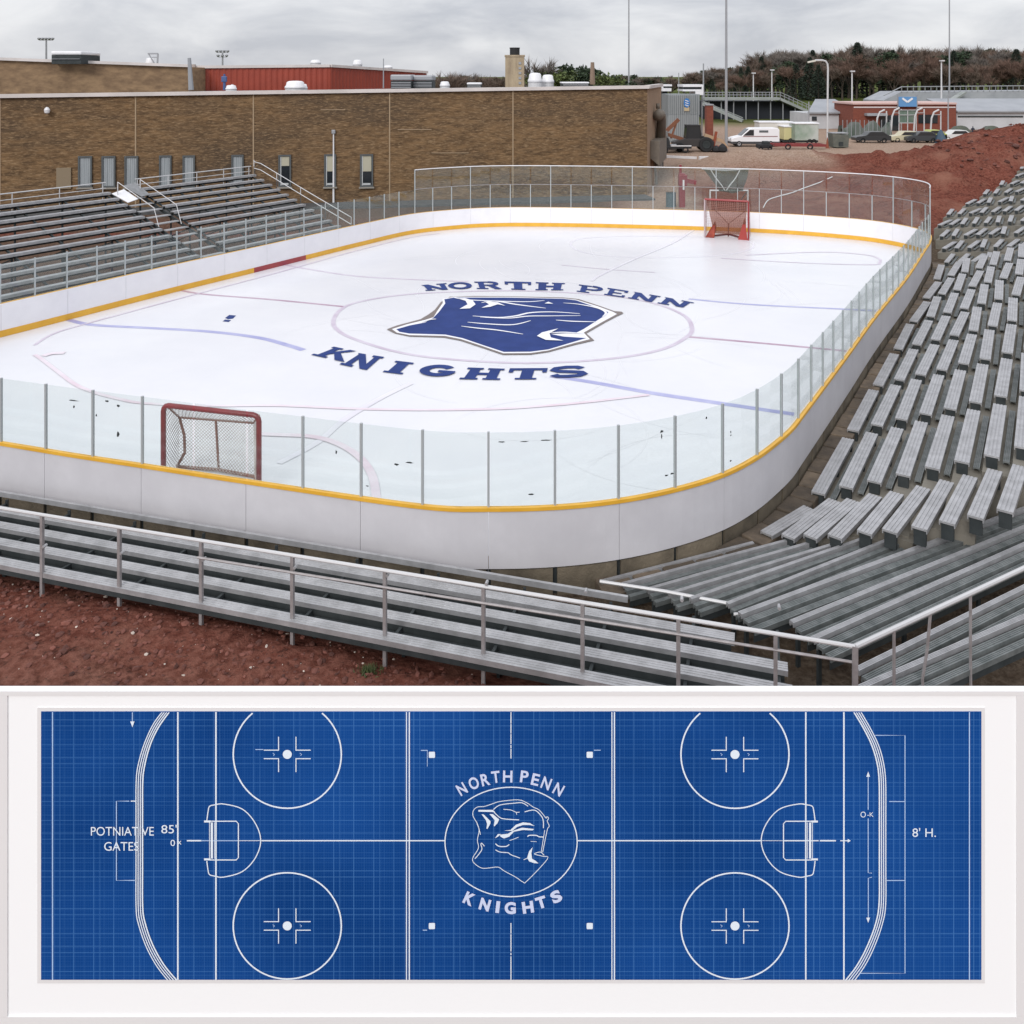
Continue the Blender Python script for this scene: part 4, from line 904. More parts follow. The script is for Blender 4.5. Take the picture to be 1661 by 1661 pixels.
for x0, x1, y0, y1, kind in ((-40,-19,254,304,0),(128,149,253,304,0),(166,187,253,304,0),(203,224,253,304,0),(259,278,252,304,0),(297,316,252,304,0),(376,395,251,303,0),(452,472,251,303,1),(526,545,250,303,1),(584,605,250,303,1)):
    xm = (x0+x1)/2; p = FW(xm, 0); wd = (x1-x0)*p.y/FPX; z1, z0 = fz(xm, y0, 0), fz(xm, y1, 0); zm = (z0+z1)/2; rz = FA
    def at_f(dx, o, zz): return Vector((p.x+math.cos(FA)*dx+.18*o, p.y+math.sin(FA)*dx-.984*o, zz))
    mb = MB(); fw = .11
    for sx in (-1, 1): mb.box(at_f(sx*(wd/2-fw/2), .05, zm), (fw, .16, z1-z0), rz)
    for zz in (z0+fw/2, z1-fw/2): mb.box(at_f(0, .05, zz), (wd-2*fw, .16, fw), rz)
    wn = mb.build('window', FRM, bd)
    mb = MB(); mb.box(at_f(0, .09, z0-.05), (wd+.16, .26, .1), rz); mb.build('sill', mat('sill_stone',(.26,.24,.21),.8), wn)
    mb = MB(); mb.box(at_f(0, .02, zm), (wd-2*fw, .02, z1-z0-2*fw), rz); mb.build('pane', GLASSD, wn)
    if kind == 0:
        mb = MB()
        for q in range(5): mb.box(at_f(-(wd-2*fw)/2+(q+.5)*(wd-2*fw)/5, .045+.012*(q % 2), zm), ((wd-2*fw)/5-.01, .015, z1-z0-2*fw-.02), rz)
        mb.build('blind', BL1, wn)
    else:
        hh = (z1-z0)*(.48 if x0 != 452 else .3); mb = MB(); mb.box(at_f(.02, .045, z1-fw-hh/2), (wd-2*fw-.08, .02, hh), rz); mb.build('blind', BL2, wn)
        mb = MB(); mb.box(at_f(-(wd-2*fw)/2+.06, .05, zm), (.07, .06, z1-z0-2*fw), rz); mb.box(at_f(0, .05, z0+fw+.1), (wd-2*fw-.15, .06, .14), rz); mb.build('inner_frame', mat('frame_light',(.45,.47,.48),.5), wn)
p = FW(104, .06); mb = MB(); mb.box((p.x, p.y, (fz(104,272,0)+fz(104,306,0))/2), (22*p.y/FPX,.12,34*p.y/FPX), FA); mb.build('door', mat('tan_door',(.22,.17,.11),.6), bd)
p = FW(79, .25); lt = None
mb = MB(); mb.lathe([(.02,-.3),(.16,-.2),(.2,0),(.14,.12),(.04,.2)], (p.x, p.y-.05, fz(79,178,0)), 12); mb.build('wall_lamp', WHITEP, bd)
p = FW(570,.02); mb = MB(); 
for (a, b, y) in ((645,700,210),(520,560,178),(700,760,248)): q0, q1 = FW(a,.012), FW(b,.012); mb.bar(Vector((q0.x,q0.y,fz(a,y,0))), Vector((q1.x,q1.y,fz(b,y,0))), .03, .05)
mb.build('streak_line', JNT, bd)
# duct on the end wall
DUCT = mat('duct_brown', (.17,.145,.115), .6, var=(.13,.11,.09), vscale=2)
def ew(f, z, o=.35): return Vector((B1.x+(13.9-B1.x)*f+o*.966, B1.y+12*f-o*.259, z))
mb = MB(); mb.tube(ew(.42,7.2), ew(.42,6.75), .16, 10); mb.pipe([ew(.35,6.1,.4), ew(.40,6.35,.5), ew(.5,6.25,.5), ew(.55,5.8,.5), ew(.55,4.2,.45)], .42, 12); mb.build('duct', DUCT, bd, smooth=True)
mb = MB(); mb.prism([(ew(.18,0,.02).x,ew(.18,0,.02).y),(ew(.18,0,.75).x,ew(.18,0,.75).y),(ew(.75,0,.75).x,ew(.75,0,.75).y),(ew(.75,0,.02).x,ew(.75,0,.02).y)], [2.8,2.2,2.2,2.8], 4.2); mb.build('duct_hood', DUCT, bd)
mb = MB(); mb.tube(ew(.42,2.3,.4), ew(.42,1.9,.4), .34, 12); mb.pipe([ew(.25,1.9,.3), ew(.3,1.2,.35), ew(.32,.5,.35)], .1, 8); mb.build('vent_pipe', mat('duct_grey',(.22,.21,.2),.5), bd)
mb = MB(); mb.tube(ew(.95,4,.2), ew(.95,-.2,.2), .06, 6); mb.build('downpipe', DARKST, bd)
# grey strip along the building foot
mb = MB(); q = [FW(-300,.02), FW(1046,.02), FW(1046,2.4), FW(-300,2.4)]; mb.prism([(v.x,v.y) for v in q], -.5, .16)
tag(mb.build('path', mat('asphalt',(.055,.058,.062),.9,var=(.085,.085,.085),vscale=2)), 'dark asphalt strip along the foot of the brown building', kind='structure')
# roof blocks
ub = thing('roof_block', 'tan textured upper storey block standing on the brown building roof at left', 'building', (-40, 88, 7.9))
a, b = D(-160,92,82), D(306,109,88)
mb = MB(); mb.prism([(a.x,a.y),(b.x,b.y),(b.x+.5,b.y+10),(a.x,a.y+16)], 7.5, [a.z,b.z,b.z,a.z]); mb.build('wall', STUC2, ub)
mb = MB(); mb.sweep([(-.25,0),(.25,0),(.25,.28),(-.25,.28)], a+Vector((0,-.1,0)), b+Vector((.2,-.1,0))); mb.build('roof_edge', CAP, ub)
for px in (105,): q = D(px,120,82.0+6*(px+160)/466-.03); mb = MB(); mb.box((q.x,q.y,9.6),(.1,.06,3.0),.1); mb.build('joint_strip', JNT, ub)
REDM = mat('red_siding', (.30,.045,.022), .5, var=(.25,.036,.018), vscale=.6)
rb = thing('roof_block', 'red corrugated metal block with white roof edge standing behind the roof', 'building', (0, 96, 7.9))
c0, c1, c2 = D(312,111,92), D(535,109,95), D(692,119,112)
def corrug(p, q, z0, zt0, zt1, name, m, parent):
    mb = MB(); n = int((q-p).length/.3); d = (q-p).normalized(); s = Vector((d.y,-d.x,0)); vs = []; fs = []
    for i in range(n*2+1):
        f = i/(n*2); c = p.lerp(q, f)+s*(.06 if (i//1) % 4 in (1,2) else 0); vs += [(c.x,c.y,z0),(c.x,c.y,zt0+(zt1-zt0)*f)]
    for i in range(n*2): fs.append((2*i,2*i+2,2*i+3,2*i+1))
    mb.add(vs, fs); return mb.build(name, m, parent)
corrug(c0, c1, 6.5, c0.z, c1.z, 'wall', REDM, rb); corrug(c1, c2, 6.5, c1.z, c2.z, 'wall', REDM, rb)
mb = MB(); mb.prism([(c0.x,c0.y+.15),(c1.x,c1.y+.15),(c2.x-.15,c2.y),(c0.x,c2.y)], 6.5, [c0.z-.1,c1.z-.1,c2.z-.1,c2.z-.1]); mb.build('roof', ROOF, rb)
mb = MB(); mb.sweep([(-.2,0),(.25,0),(.25,.3),(-.2,.3)], c0, c1); mb.sweep([(-.2,0),(.25,0),(.25,.3),(-.2,.3)], c1+Vector((.01,.01,.002)), c2+Vector((0,0,.002))); mb.build('roof_edge', CAP, rb)
q = D(313,128,91.7); mb = MB(); mb.box((q.x,q.y,9.1),(.5,.3,3.4)); mb.build('corner_trim', mat('trim_grey',(.35,.3,.28),.6), rb)
# roof vents and equipment
def dome(label, x0, x1, y0, y1, d, m=WHITEP):
    a, b = D((x0+x1)/2, y1, d), D(x1, y0, d); r = (x1-x0)/2*d/FPX; h = (y1-y0)*d/FPX
    t = thing('roof_vent', label, 'roof vent', (a.x, a.y, a.z-.2))
    mb = MB(); mb.lathe([(r*.95,-.3),(r*.95,h*.16),(r*.8,h*.2)], a, 18); mb.build('base', POLEW, t)
    mb = MB(); mb.lathe([(r*.78,h*.18),(r,h*.24),(r*.98,h*.42),(r*.86,h*.55),(r*.8,h*.86),(r*.6,h*.97),(r*.2,h)], a, 18); mb.build('hood', m, t, smooth=True)
dome('white mushroom vent in front of the red block, the taller of a pair', 462,496,131,147,74); dome('low white vent just right of the taller vent by the red block', 483,499,136,146,76)
dome('small white conical vent on the roof right of the grey rooftop unit', 713,730,132,142,76); dome('larger white domed vent right of the chimney', 856,880,118,138,74); dome('smaller white domed vent beside the larger one right of the chimney', 878,899,121,138,75.5)
dome('small white vent at the foot of the red block near the blue pipe', 366,384,138,147,76); dome('flat white vent on the red block roof, left one', 503,521,97,104,101); dome('rounded white vent on the red block roof, middle one', 572,588,97,108,104); dome('low white vent on the red block roof, right one', 622,637,106,111,108)
def hvac(label, px0, px1, y0, y1, d, dep=3, m=None, slats=4):
    a, b = D(px0, y1, d), D(px1, y0, d); t = thing('rooftop_unit', label, 'rooftop unit', ((a.x+b.x)/2, d+dep/2, a.z)); h = b.z-a.z; m = m or POLEG
    mb = MB(); mb.box(((a.x+b.x)/2, d+dep/2, a.z+h*.28-.2), ((b.x-a.x)*.96, dep*.96, h*.56+.4)); mb.build('base', DARKST, t)
    mb = MB(); mb.box(((a.x+b.x)/2, d+dep/2, a.z+h*.79), (b.x-a.x, dep, h*.42)); mb.build('housing', WHITEP if slats == 1 else m, t, bevel=.12)
    mb = MB()
    for i in range(slats): mb.box(((a.x+b.x)/2, d-.0, a.z+h*(.1+.45*i/slats)), ((b.x-a.x)*.9, .12, h*.05))
    mb.build('louvre', m, t)
hvac('long grey louvred rooftop unit left of the small conical vent', 633,668,121,144,75); hvac('grey hooded half of the rooftop unit against the small conical vent', 669,702,122,143,76)
hvac('low white box on the roof left of the chimney', 757,781,134,142,76,2,WHITEP,2); hvac('low pale box on the roof right of the domed vents', 911,956,133,139,74,3,WHITEP,2); hvac('wide grey unit on top of the tan roof block', 82,132,83,97,84,4,POLEG,1)
p = D(835,140,78); t = thing('chimney', 'square tan concrete chimney with a black pipe on top', 'chimney', (p.x,p.y,8))
s = 31*78/FPX; mb = MB(); mb.box((p.x,p.y+s/2,(D(0,91,78).z+7.8)/2),(s,s,D(0,91,78).z-7.8)); mb.build('stack', mat('chimney_tan',(.40,.32,.215),.9,var=(.27,.21,.145),vscale=1.3,stretch=(2,2,.4)), t, bevel=.05)
mb = MB(); mb.box((p.x,p.y+s/2,D(0,90.5,78).z),(s+.12,s+.12,.16)); mb.build('crown_band', mat('chimney_tan',(0,0,0)), t)
mb = MB(); mb.lathe([(.45,0),(.45,.7),(.48,.72),(.48,.8),(.36,.8)], (p.x,p.y+s/2,D(0,91,78).z), 16); mb.build('flue', BLACK, t)
mb = MB(); 
for k in range(5): mb.box((p.x+s*.27,p.y-.03,8.9+.45*k),(.24,.06,.22))
mb.build('vent_grille', POLEG, t)
def pole(name, label, cat, px, yt, yb, d, r, m=POLEW, lean=0, heads=None, zb=None):
    a, b = D(px, yt, d), D(px-lean, yb, d)
    if zb is not None: b.z = zb
    t = thing(name, label, cat, (b.x, b.y, b.z)); mb = MB(); mb.tube(b, a, r*1.25, 8, r*.8); mb.build('shaft', m, t)
    if heads: heads(t, a)
    return t, a
pole('roof_pipe', 'brown rusty stack pipe with collar on the roof right of the domed vents', 'pipe', 961, 101, 137, 76, .2, mat('rust_pipe',(.20,.14,.10),.8))
pole('roof_post', 'dark leaning post at the joint of the tan and red roof blocks', 'post', 307, 94, 146, 86, .22, POLEG, -3)
pole('antenna', 'thin grey antenna in front of the red block right part', 'antenna', 622, 95, 143, 80, .05, POLEG)
t, a = pole('roof_pipe', 'blue valve pipe standing in front of the red roof block', 'pipe', 364, 120, 146, 82, .12, mat('pipe_blue',(.05,.09,.22),.5))
mb = MB(); mb.box((a.x,a.y-.05,a.z-.5),(.5,.3,.55)); mb.build('valve', MATS['pipe_blue'], t, bevel=.06)
t, a = pole('roof_pipe', 'short white vent stub beside the blue valve pipe', 'pipe', 377, 137, 147, 79, .14, WHITEP)
t, a = pole('light_pole', 'slim white lamp pole standing before the second window from the right', 'lamp pole', 541, 215, 316, 63.5, .06, WHITEP, zb=-.05)
mb = MB(); mb.box((a.x,a.y,a.z+.05),(.28,.2,.3)); mb.build('lamp_head', POLEG, t, bevel=.04)
def lights(rows):
    def f(t, a):
        for r, (w, n) in enumerate(rows):
            mb = MB(); mb.bar(a+Vector((-w/2,0,.1-1.0*r)), a+Vector((w/2,0,.1-1.0*r)), .12, .12); mb.build('crossarm', POLEG, t)
            for i in range(n):
                c = a+Vector((-w/2+w*(i+.0)/(n-1),-.15,.35-1.0*r)); mb = MB(); mb.lathe([(.12,-.25),(.36,0),(.36,.22),(.1,.3)], c, 10); mb.build('lamp_head', POLEG, t)
    return f
pole('floodlight', 'distant floodlight mast with two tiers of lamps above the red block', 'floodlight', 361, 86, 150, 190, .22, POLEG, heads=lights([(2.4,4),(1.9,3)]), zb=3)
pole('floodlight', 'tall floodlight mast behind the tan roof block, cut by the left edge', 'floodlight', 75, 66, 150, 180, .22, POLEG, heads=lights([(2.8,5)]), zb=3)
fr = thing('roof_hoist', 'small grey angled metal frame on the tan roof block', 'frame', D(250,106,88))
mb = MB(); mb.bar(D(240,87,88),D(256,87,88),.15,.15); mb.bar(D(256,87,88),D(255,108,88),.13,.13); mb.bar(D(241,87,88),D(252,106,88),.1,.1); mb.bar(D(247,93,88),D(256,93,88),.1,.1); mb.build('bracket', POLEG, fr)
dome('pale dome peeking over the tan roof block', 236,251,94,107,90)
# ================================================================ MIDDLE AND FAR BACKGROUND
def gb(px, d): x = (px-CX)/FPX*d; return Vector((x, d, hgt(x, d)))
def wpx(n, d): return n*d/FPX
def zpx(py, d): return CAMZ-(py-HY)*d/FPX
def blk(mb, px0, px1, y0, y1, d, dep):
    a, b = D(px0,y1,d), D(px1,y0,d); mb.box(((a.x+b.x)/2, d+dep/2, (a.z+b.z)/2), (b.x-a.x, dep, b.z-a.z)); return mb
CORR = mat('corrugated_grey', (.27,.29,.30), .55, .2, var=(.20,.22,.23), vscale=.9, stretch=(5,5,.3))
BRK = mat('red_brick', (.20,.058,.035), .9, var=(.15,.042,.028), vscale=1.5, stretch=(1,1,3))
LROOF = mat('grey_roof', (.31,.325,.35), .6, var=(.25,.265,.29), vscale=.3)
LWALL = mat('pale_wall', (.50,.51,.53), .7, var=(.42,.43,.45), vscale=.4)
# grey tower block with emblem
d = 112; t = thing('storage_building', 'tall grey corrugated storage block with a blue emblem right of the brown building', 'building', gb(1109,d))
mb = MB(); blk(mb, 1084, 1135, 153, 186, d, 5); blk(mb, 1083, 1134, 186.4, 240, d-.12, 5.1); mb.build('wall', CORR, t)
mb = MB()
for k in range(15): blk(mb, 1085+k*3.4, 1085.9+k*3.4, 154, 238, d-.2, .09)
mb.build('rib', mat('rib_grey',(.33,.35,.36),.5,.2), t)
BL = mat('emblem_blue', (.03,.16,.42), .5)
mb = MB(); c = D(1114,167,d-.24); pts = [(c.x+.40*math.cos(2*math.pi*k/18), c.z+.62*math.sin(2*math.pi*k/18)) for k in range(18)]; mb.side(pts, c.y, c.y-.04); em = mb.build('emblem', BL, t)
mb = MB()
for k in range(3): mb.bar(Vector((c.x-.22,c.y-.06,c.z+.35-.3*k)), Vector((c.x+.22,c.y-.06,c.z+.2-.3*k)), .03, .1)
mb.build('emblem_stripe', WHITEP, em)
mb = MB(); blk(mb, 1110, 1118, 174, 180, d-.24, .05); mb.build('plate', mat('beige',(.45,.36,.22),.6), t)
d = 116; t = thing('plant_unit', 'white louvred plant unit standing behind and above the grey storage block', 'plant unit', gb(1125,d))
mb = MB(); blk(mb, 1108, 1141, 137, 141, d, 4); blk(mb, 1108, 1141, 145, 148, d, 4); blk(mb, 1138.5, 1141, 141.1, 144.9, d, 4); blk(mb, 1128, 1141, 148.1, 154, d, 4); mb.build('housing', WHITEP, t)
mb = MB(); blk(mb, 1109, 1138, 141.1, 144.9, d+.3, 3.4); mb.build('louvre', DARKST, t)
mb = MB()
for px in (1110,1124,1138): blk(mb, px, px+1.6, 148, 240, d+2, .2)
mb.build('leg', POLEG, t)
d = 118; t = thing('plant_unit', 'white flat topped plant unit just right of the brown building roof corner', 'plant unit', gb(1082,d))
mb = MB(); blk(mb, 1074, 1090, 137, 140, d, 4); blk(mb, 1074, 1089, 143, 148, d, 4); blk(mb, 1074,1076,140.1,142.9,d,4); mb.build('housing', WHITEP, t)
mb = MB(); blk(mb, 1076.2, 1089, 140.1, 142.9, d+.2, 3.4); blk(mb, 1074, 1083, 148.2, 205, d+.5, 3); mb.build('base', DARKST, t)
d = 108; t = thing('brick_pier', 'narrow red brown brick pier right of the grey storage block', 'pier', gb(1151,d)); mb = MB(); blk(mb, 1146, 1157, 171, 238, d, 1); mb.build('shaft', BRK, t); mb = MB(); blk(mb, 1145, 1158, 169, 171, d-.1, 1.2); mb.build('capstone', POLEG, t)
# backhoe
OR = mat('machine_orange', (.20,.075,.035), .6, var=(.16,.06,.03), vscale=1.5)
d = 99; o = gb(1124,d); t = thing('backhoe', 'orange brown backhoe with black cab and raised arm beside the tan wall corner', 'backhoe', o)
mb = MB(); mb.side([(-2.3,.6),(2.2,.6),(2.3,1.2),(1.2,1.5),(-1.1,1.5),(-2.4,1.1)], -.8, .8); mb.v = [(v[0]+o.x, v[1]+o.y, v[2]+o.z) for v in mb.v]; mb.build('body', mat('machine_dark',(.035,.03,.03),.6), t, bevel=.05)
mb = MB(); mb.side([(-.95,1.5),(.85,1.5),(.75,2.75),(.6,2.95),(-.75,2.95),(-.85,2.7)], -.7, .7); mb.v = [(v[0]+o.x, v[1]+o.y, v[2]+o.z) for v in mb.v]; cab = mb.build('cab', GLASSD, t)
mb = MB()
for x in (-.9,.78):
    for y in (-.72,.72): mb.bar(o+Vector((x,y,1.5)), o+Vector((x*.86,y,2.95)), .09, .09)
mb.box(o+Vector((-.07,0,3.0)), (1.6,1.5,.12)); mb.build('cab_frame', BLACK, cab)
for x, r in ((-1.7,.55),(1.35,.85)):
    for y in (-.85,.85):
        mb = MB(); mb.wheel(o+Vector((x,y,r)), r, .42); w = mb.build('wheel', BLACK, t); mb = MB(); mb.wheel(o+Vector((x,y,r)), r*.6, .3); mb.box(o+Vector((x,y,r)),(r*.75,.2,r*.75)); mb.build('rim', DARKST, w)
mb = MB(); mb.bar(o+Vector((-1.2,-.3,1.4)), o+Vector((-3.4,-.3,2.1)), .3, .4); mb.bar(o+Vector((-3.4,-.3,2.1)), o+Vector((-1.7,-.3,3.7)), .3, .42); mb.bar(o+Vector((-2.6,-.3,1.5)), o+Vector((-2.0,-.3,3.2)), .15, .2); mb.build('loader_arm', OR, t)
mb = MB(); mb.side([(-3.9,2.2),(-3.1,2.4),(-3.0,1.5),(-3.6,1.2)], -1, .6); mb.v = [(v[0]+o.x, v[1]+o.y, v[2]+o.z) for v in mb.v]; mb.build('bucket', mat('bucket_grey',(.2,.2,.2),.5,.3), t)
mb = MB(); mb.bar(o+Vector((1.3,-.2,1.9)), o+Vector((3.3,-.2,1.2)), .3, .38); mb.bar(o+Vector((3.3,-.2,1.2)), o+Vector((3.9,-.2,.35)), .28, .34); mb.build('digging_arm', mat('machine_sand',(.40,.27,.17),.6), t)
mb = MB(); mb.bar(o+Vector((2.2,-.4,.3)), o+Vector((2.6,-.4,2.3)), .25, .3); mb.box(o+Vector((2.9,-.1,.4)),(1.6,1.4,.5)); mb.build('outrigger', mat('machine_rust',(.24,.05,.02),.6), t)
mb = MB(); mb.box(o+Vector((-2.9,-.9,.55)), (1.6,.5,.7)); mb.build('front_weight', mat('pale_metal',(.4,.41,.43),.4,.4), t, bevel=.05)
t = thing('rubbish_bags', 'black rubbish bags heaped at the foot of the tall lamp pole', 'bags', gb(1172,98)); o = gb(1172,98)
mb = MB(); mb.lathe([(.3,0),(.55,.2),(.5,.6),(.2,.9),(.05,1.0)], o, 10); mb.lathe([(.3,0),(.5,.2),(.45,.5),(.1,.75)], o+Vector((-.7,.1,0)), 10); mb.build('bags', BLACK, t)
# dark truck in front of the backhoe, stacked pipes
d = 97.5; o = gb(1094,d); t = thing('flatbed_truck', 'dark low truck with a pale strip parked at the corner of the brown building', 'truck', o)
mb = MB(); mb.box(o+Vector((0,0,.62)), (3.6,1.6,.28)); mb.build('bed', mat('truck_dark',(.02,.022,.025),.5), t, bevel=.04)
mb = MB(); mb.side([(-1.8,.75),(-.6,.75),(-.65,1.25),(-.8,1.7),(-1.5,1.75),(-1.8,1.2)], -.75, .75); mb.v = [(v[0]+o.x, v[1]+o.y, v[2]+o.z) for v in mb.v]; mb.build('cab', MATS['truck_dark'], t, bevel=.05)
mb = MB(); mb.box(o+Vector((.6,-.82,.80)), (2.3,.04,.12)); mb.build('side_strip', WHITEP, t)
for x in (-1.2,1.1): mb = MB(); mb.wheel(o+Vector((x,-.7,.36)), .36, .25); mb.build('wheel', BLACK, t)
# white van
VW = mat('van_white', (.78,.78,.80), .3)
def van(label, px, d, L=5.9, H=2.3):
    o = gb(px, d); t = thing('van', label, 'van', o)
    prof = [(-L/2,.45),(-L/2,.95),(-L/2+.25,1.12),(-L/2+1.25,1.35),(-L/2+2.15,2.15),(-L/2+2.6,H),(L/2-.25,H),(L/2,H-.2),(L/2,.5),(L/2-.1,.42)]
    def put(mb): mb.v = [(v[0]+o.x, v[1]+o.y, v[2]+o.z) for v in mb.v]
    mb = MB(); mb.side(prof, -.95, .95); put(mb); b = mb.build('body', VW, t, bevel=.07)
    mb = MB(); mb.side([(-L/2+1.45,1.38),(-L/2+2.25,2.08),(-L/2+2.75,2.08),(-L/2+2.75,1.38)], -.975, -.955); put(mb); mb.build('side_window', GLASSD, b)
    mb = MB(); mb.side([(-L/2+3.4,1.75),(-L/2+3.4,2.02),(-L/2+4.5,2.02),(-L/2+4.5,1.75)], -.975, -.955); put(mb); mb.build('side_window', mat('grey_glass',(.12,.13,.14),.2), b)
    mb = MB(); mb.add([(-L/2+1.22,-.85,1.40),(-L/2+1.22,.85,1.40),(-L/2+2.12,.8,2.19),(-L/2+2.12,-.8,2.19),(-L/2+1.25,-.85,1.37),(-L/2+1.25,.85,1.37),(-L/2+2.15,.8,2.16),(-L/2+2.15,-.8,2.16)], [(0,1,2,3),(7,6,5,4),(0,3,7,4),(1,5,6,2),(3,2,6,7),(0,4,5,1)]); put(mb); mb.build('windscreen', GLASSD, b)
    mb = MB(); mb.box((0,0,.5),(L+.06,1.96,.3)); put(mb); mb.build('sill', mat('bumper_grey',(.05,.05,.055),.6), t, bevel=.04)
    mb = MB(); mb.box((.6,-.97,1.28),(4.2,.02,.09)); put(mb); mb.build('stripe', mat('stripe_red',(.25,.12,.12),.5), b)
    for y in (-.6,.6): mb = MB(); mb.box((-L/2+.05,y,.98),(.2,.4,.2)); put(mb); mb.build('headlight', mat('lens',(.6,.62,.65),.1), b)
    for x in (-L/2+.95, L/2-1.1):
        for y in (-.86,.86):
            mb = MB(); mb.wheel((x,y,.36),.36,.26); put(mb); w = mb.build('wheel', BLACK, t); mb = MB(); mb.wheel((x,y,.36),.22,.28); mb.box((x,y,.36),(.26,.22,.26)); put(mb); mb.build('rim', mat('rim_grey',(.4,.4,.42),.4,.5), w)
van('white panel van parked side on between the tall lamp pole and the trailers', 1222, 106)
def lowcart(label, px, d, w):
    o = gb(px, d); t = thing('cart', label, 'cart', o)
    mb = MB(); mb.box(o+Vector((0,0,.45)), (w,1.2,.5)); mb.build('body', BLACK, t, bevel=.1)
    mb = MB(); mb.box(o+Vector((w*.15,0,.85)), (w*.5,.8,.35)); mb.build('engine', DARKST, t, bevel=.08)
    for x in (-.33,.33): mb = MB(); mb.wheel(o+Vector((x*w,-.62,.28)),.28,.2); mb.build('wheel', BLACK, t)
lowcart('small black wheeled machine parked in front of the white van', 1239, 101, 1.6)
# trailers, container
def trailer(label, px0, px1, y0, y1, d, colr, tent=False):
    o = gb((px0+px1)/2, d); w = wpx(px1-px0, d); zt, zb = zpx(y0, d), zpx(y1, d); t = thing('trailer', label, 'trailer', o)
    mb = MB(); mb.box((o.x,d+1.2,(zt+zb)/2),(w,2.4,zt-zb)); b = mb.build('body', colr, t, bevel=.08)
    mb = MB(); mb.box((o.x,d+1.2,zt+.05),(w+.15,2.6,.18)); mb.build('roof', WHITEP, t, bevel=.05)
    mb = MB(); mb.box((o.x,d+1.2,zb-.12),(w,2.0,.22)); mb.bar(Vector((o.x-w/2,d+1.2,zb-.12)), Vector((o.x-w/2-1.2,d+1.2,zb-.2)), .12,.12); mb.build('chassis', DARKST, t)
    for x in (.12,.3):
        mb = MB(); mb.wheel((o.x+x*w,d+.1,o.z+.38),.38,.25); mb.build('wheel', BLACK, t)
    return t, b
trailer('long white roofed trailer behind the white van', 1232, 1286, 199, 226, 112, mat('trailer_white',(.62,.6,.56),.5))
trailer('white trailer with a green lower half right of the long one', 1290, 1328, 201, 228, 108, mat('trailer_green',(.20,.27,.20),.6,var=(.45,.47,.44),vscale=.35))
t, b = trailer('cream and yellow box trailer squeezed between the two white trailers', 1272, 1290, 206, 227, 109.5, mat('trailer_cream',(.55,.50,.26),.6))
d = 101; o = gb(1300,d); t = thing('flatbed', 'low dark red steel flatbed frame lying in front of the trailers', 'flatbed', o)
mb = MB()
for y in (0,1.6): mb.bar(Vector((o.x-3.2,d+y,o.z+.55)), Vector((o.x+2.9,d+y,o.z+.5)), .2,.3)
for k in range(6): mb.bar(Vector((o.x-3+1.15*k,d,o.z+.55)), Vector((o.x-3+1.15*k,d+1.6,o.z+.55)), .15,.2)
mb.build('frame', mat('flatbed_red',(.20,.03,.03),.6), t)
for x in (-1.6,1.0): mb = MB(); mb.wheel(Vector((o.x+x,d-.05,o.z+.35)),.35,.25); mb.build('wheel', BLACK, t)
d = 104; o = gb(1360,d); t = thing('dumpster', 'dark grey green dumpster with an open lid left of the tarpaulin fence', 'dumpster', o)
w = wpx(24,d); mb = MB(); mb.side([(-w/2,.1),(w/2,.1),(w/2+.1,1.55),(-w/2-.1,1.7)], -.8, .8); mb.v = [(v[0]+o.x, v[1]+o.y, v[2]+o.z) for v in mb.v]; mb.build('body', mat('dumpster_green',(.075,.085,.075),.7,var=(.12,.12,.10),vscale=2), t)
mb = MB(); mb.box((o.x,o.y+.2,o.z+1.78),(w+.2,1.5,.1)); mb.build('lid', POLEG, t)
mb = MB(); mb.box((o.x,o.y-.82,o.z+.5),(w*.3,.06,.5)); mb.build('decal', DARKST, t)
t = thing('traffic_cone', 'rust brown cone standing left of the dumpster', 'cone', gb(1342,103)); o = gb(1342,103); mb = MB(); mb.lathe([(.3,0),(.3,.05),(.2,.06),(.04,1.3)], o, 10); mb.build('body', mat('cone_rust',(.22,.06,.03),.7), t)
# low buildings
d = 142; t = thing('field_house', 'pale low building with a grey sloping roof behind the trailers', 'building', gb(1350,d))
x0, x1 = D(1313,0,d).x, D(1388,0,d).x; zt = zpx(184,d); mb = MB(); mb.box(((x0+x1)/2,d+5,(zt+.5)/2),(x1-x0,10,zt-.5)); mb.build('wall', LWALL, t)
ze = zpx(163,d+10); mb = MB(); q = [(x0-.5,d-.6,zt),(x1+.3,d-.6,zt),(x1+.3,d+10,ze),(x0+4.5,d+10,ze)]; mb.add(q+[(a,b,c+.25) for a,b,c in q], [(3,2,1,0),(4,5,6,7),(0,1,5,4),(1,2,6,5),(2,3,7,6),(3,0,4,7)]); mb.build('roof', LROOF, t)
mb = MB(); blk(mb, 1317, 1325, 189, 196, d-.06, .1); mb.build('window', GLASSD, t)
d = 136; t = thing('brick_building', 'low red brick building with a white band and wide blue sign above the entrance', 'building', gb(1467,d))
x0, x1 = D(1384,0,d).x, D(1551,0,d).x; zt = zpx(169,d); mb = MB(); mb.box(((x0+x1)/2,d+4,(zt+.5)/2),(x1-x0,8,zt-.5)); mb.build('wall', BRK, t)
mb = MB(); blk(mb, 1383, 1552, 166.5, 169.5, d-.3, 8.6); mb.build('roof_edge', mat('band_pink',(.55,.38,.35),.6), t)
mb = MB(); blk(mb, 1385, 1456, 173, 175, d-.1, .12); blk(mb, 1488, 1550, 173, 175, d-.1, .12); mb.build('band', mat('band_white',(.55,.5,.5),.6), t)
mb = MB(); blk(mb, 1407, 1440, 184, 188, d-1.2, 1.3); mb.build('canopy', LROOF, t)
mb = MB(); blk(mb, 1428, 1458, 187, 212, d-.12, .14); mb.build('window', GLASSD, t); mb = MB(); blk(mb, 1490, 1521, 186, 200, d-.12, .14); mb.build('window', GLASSD, t)
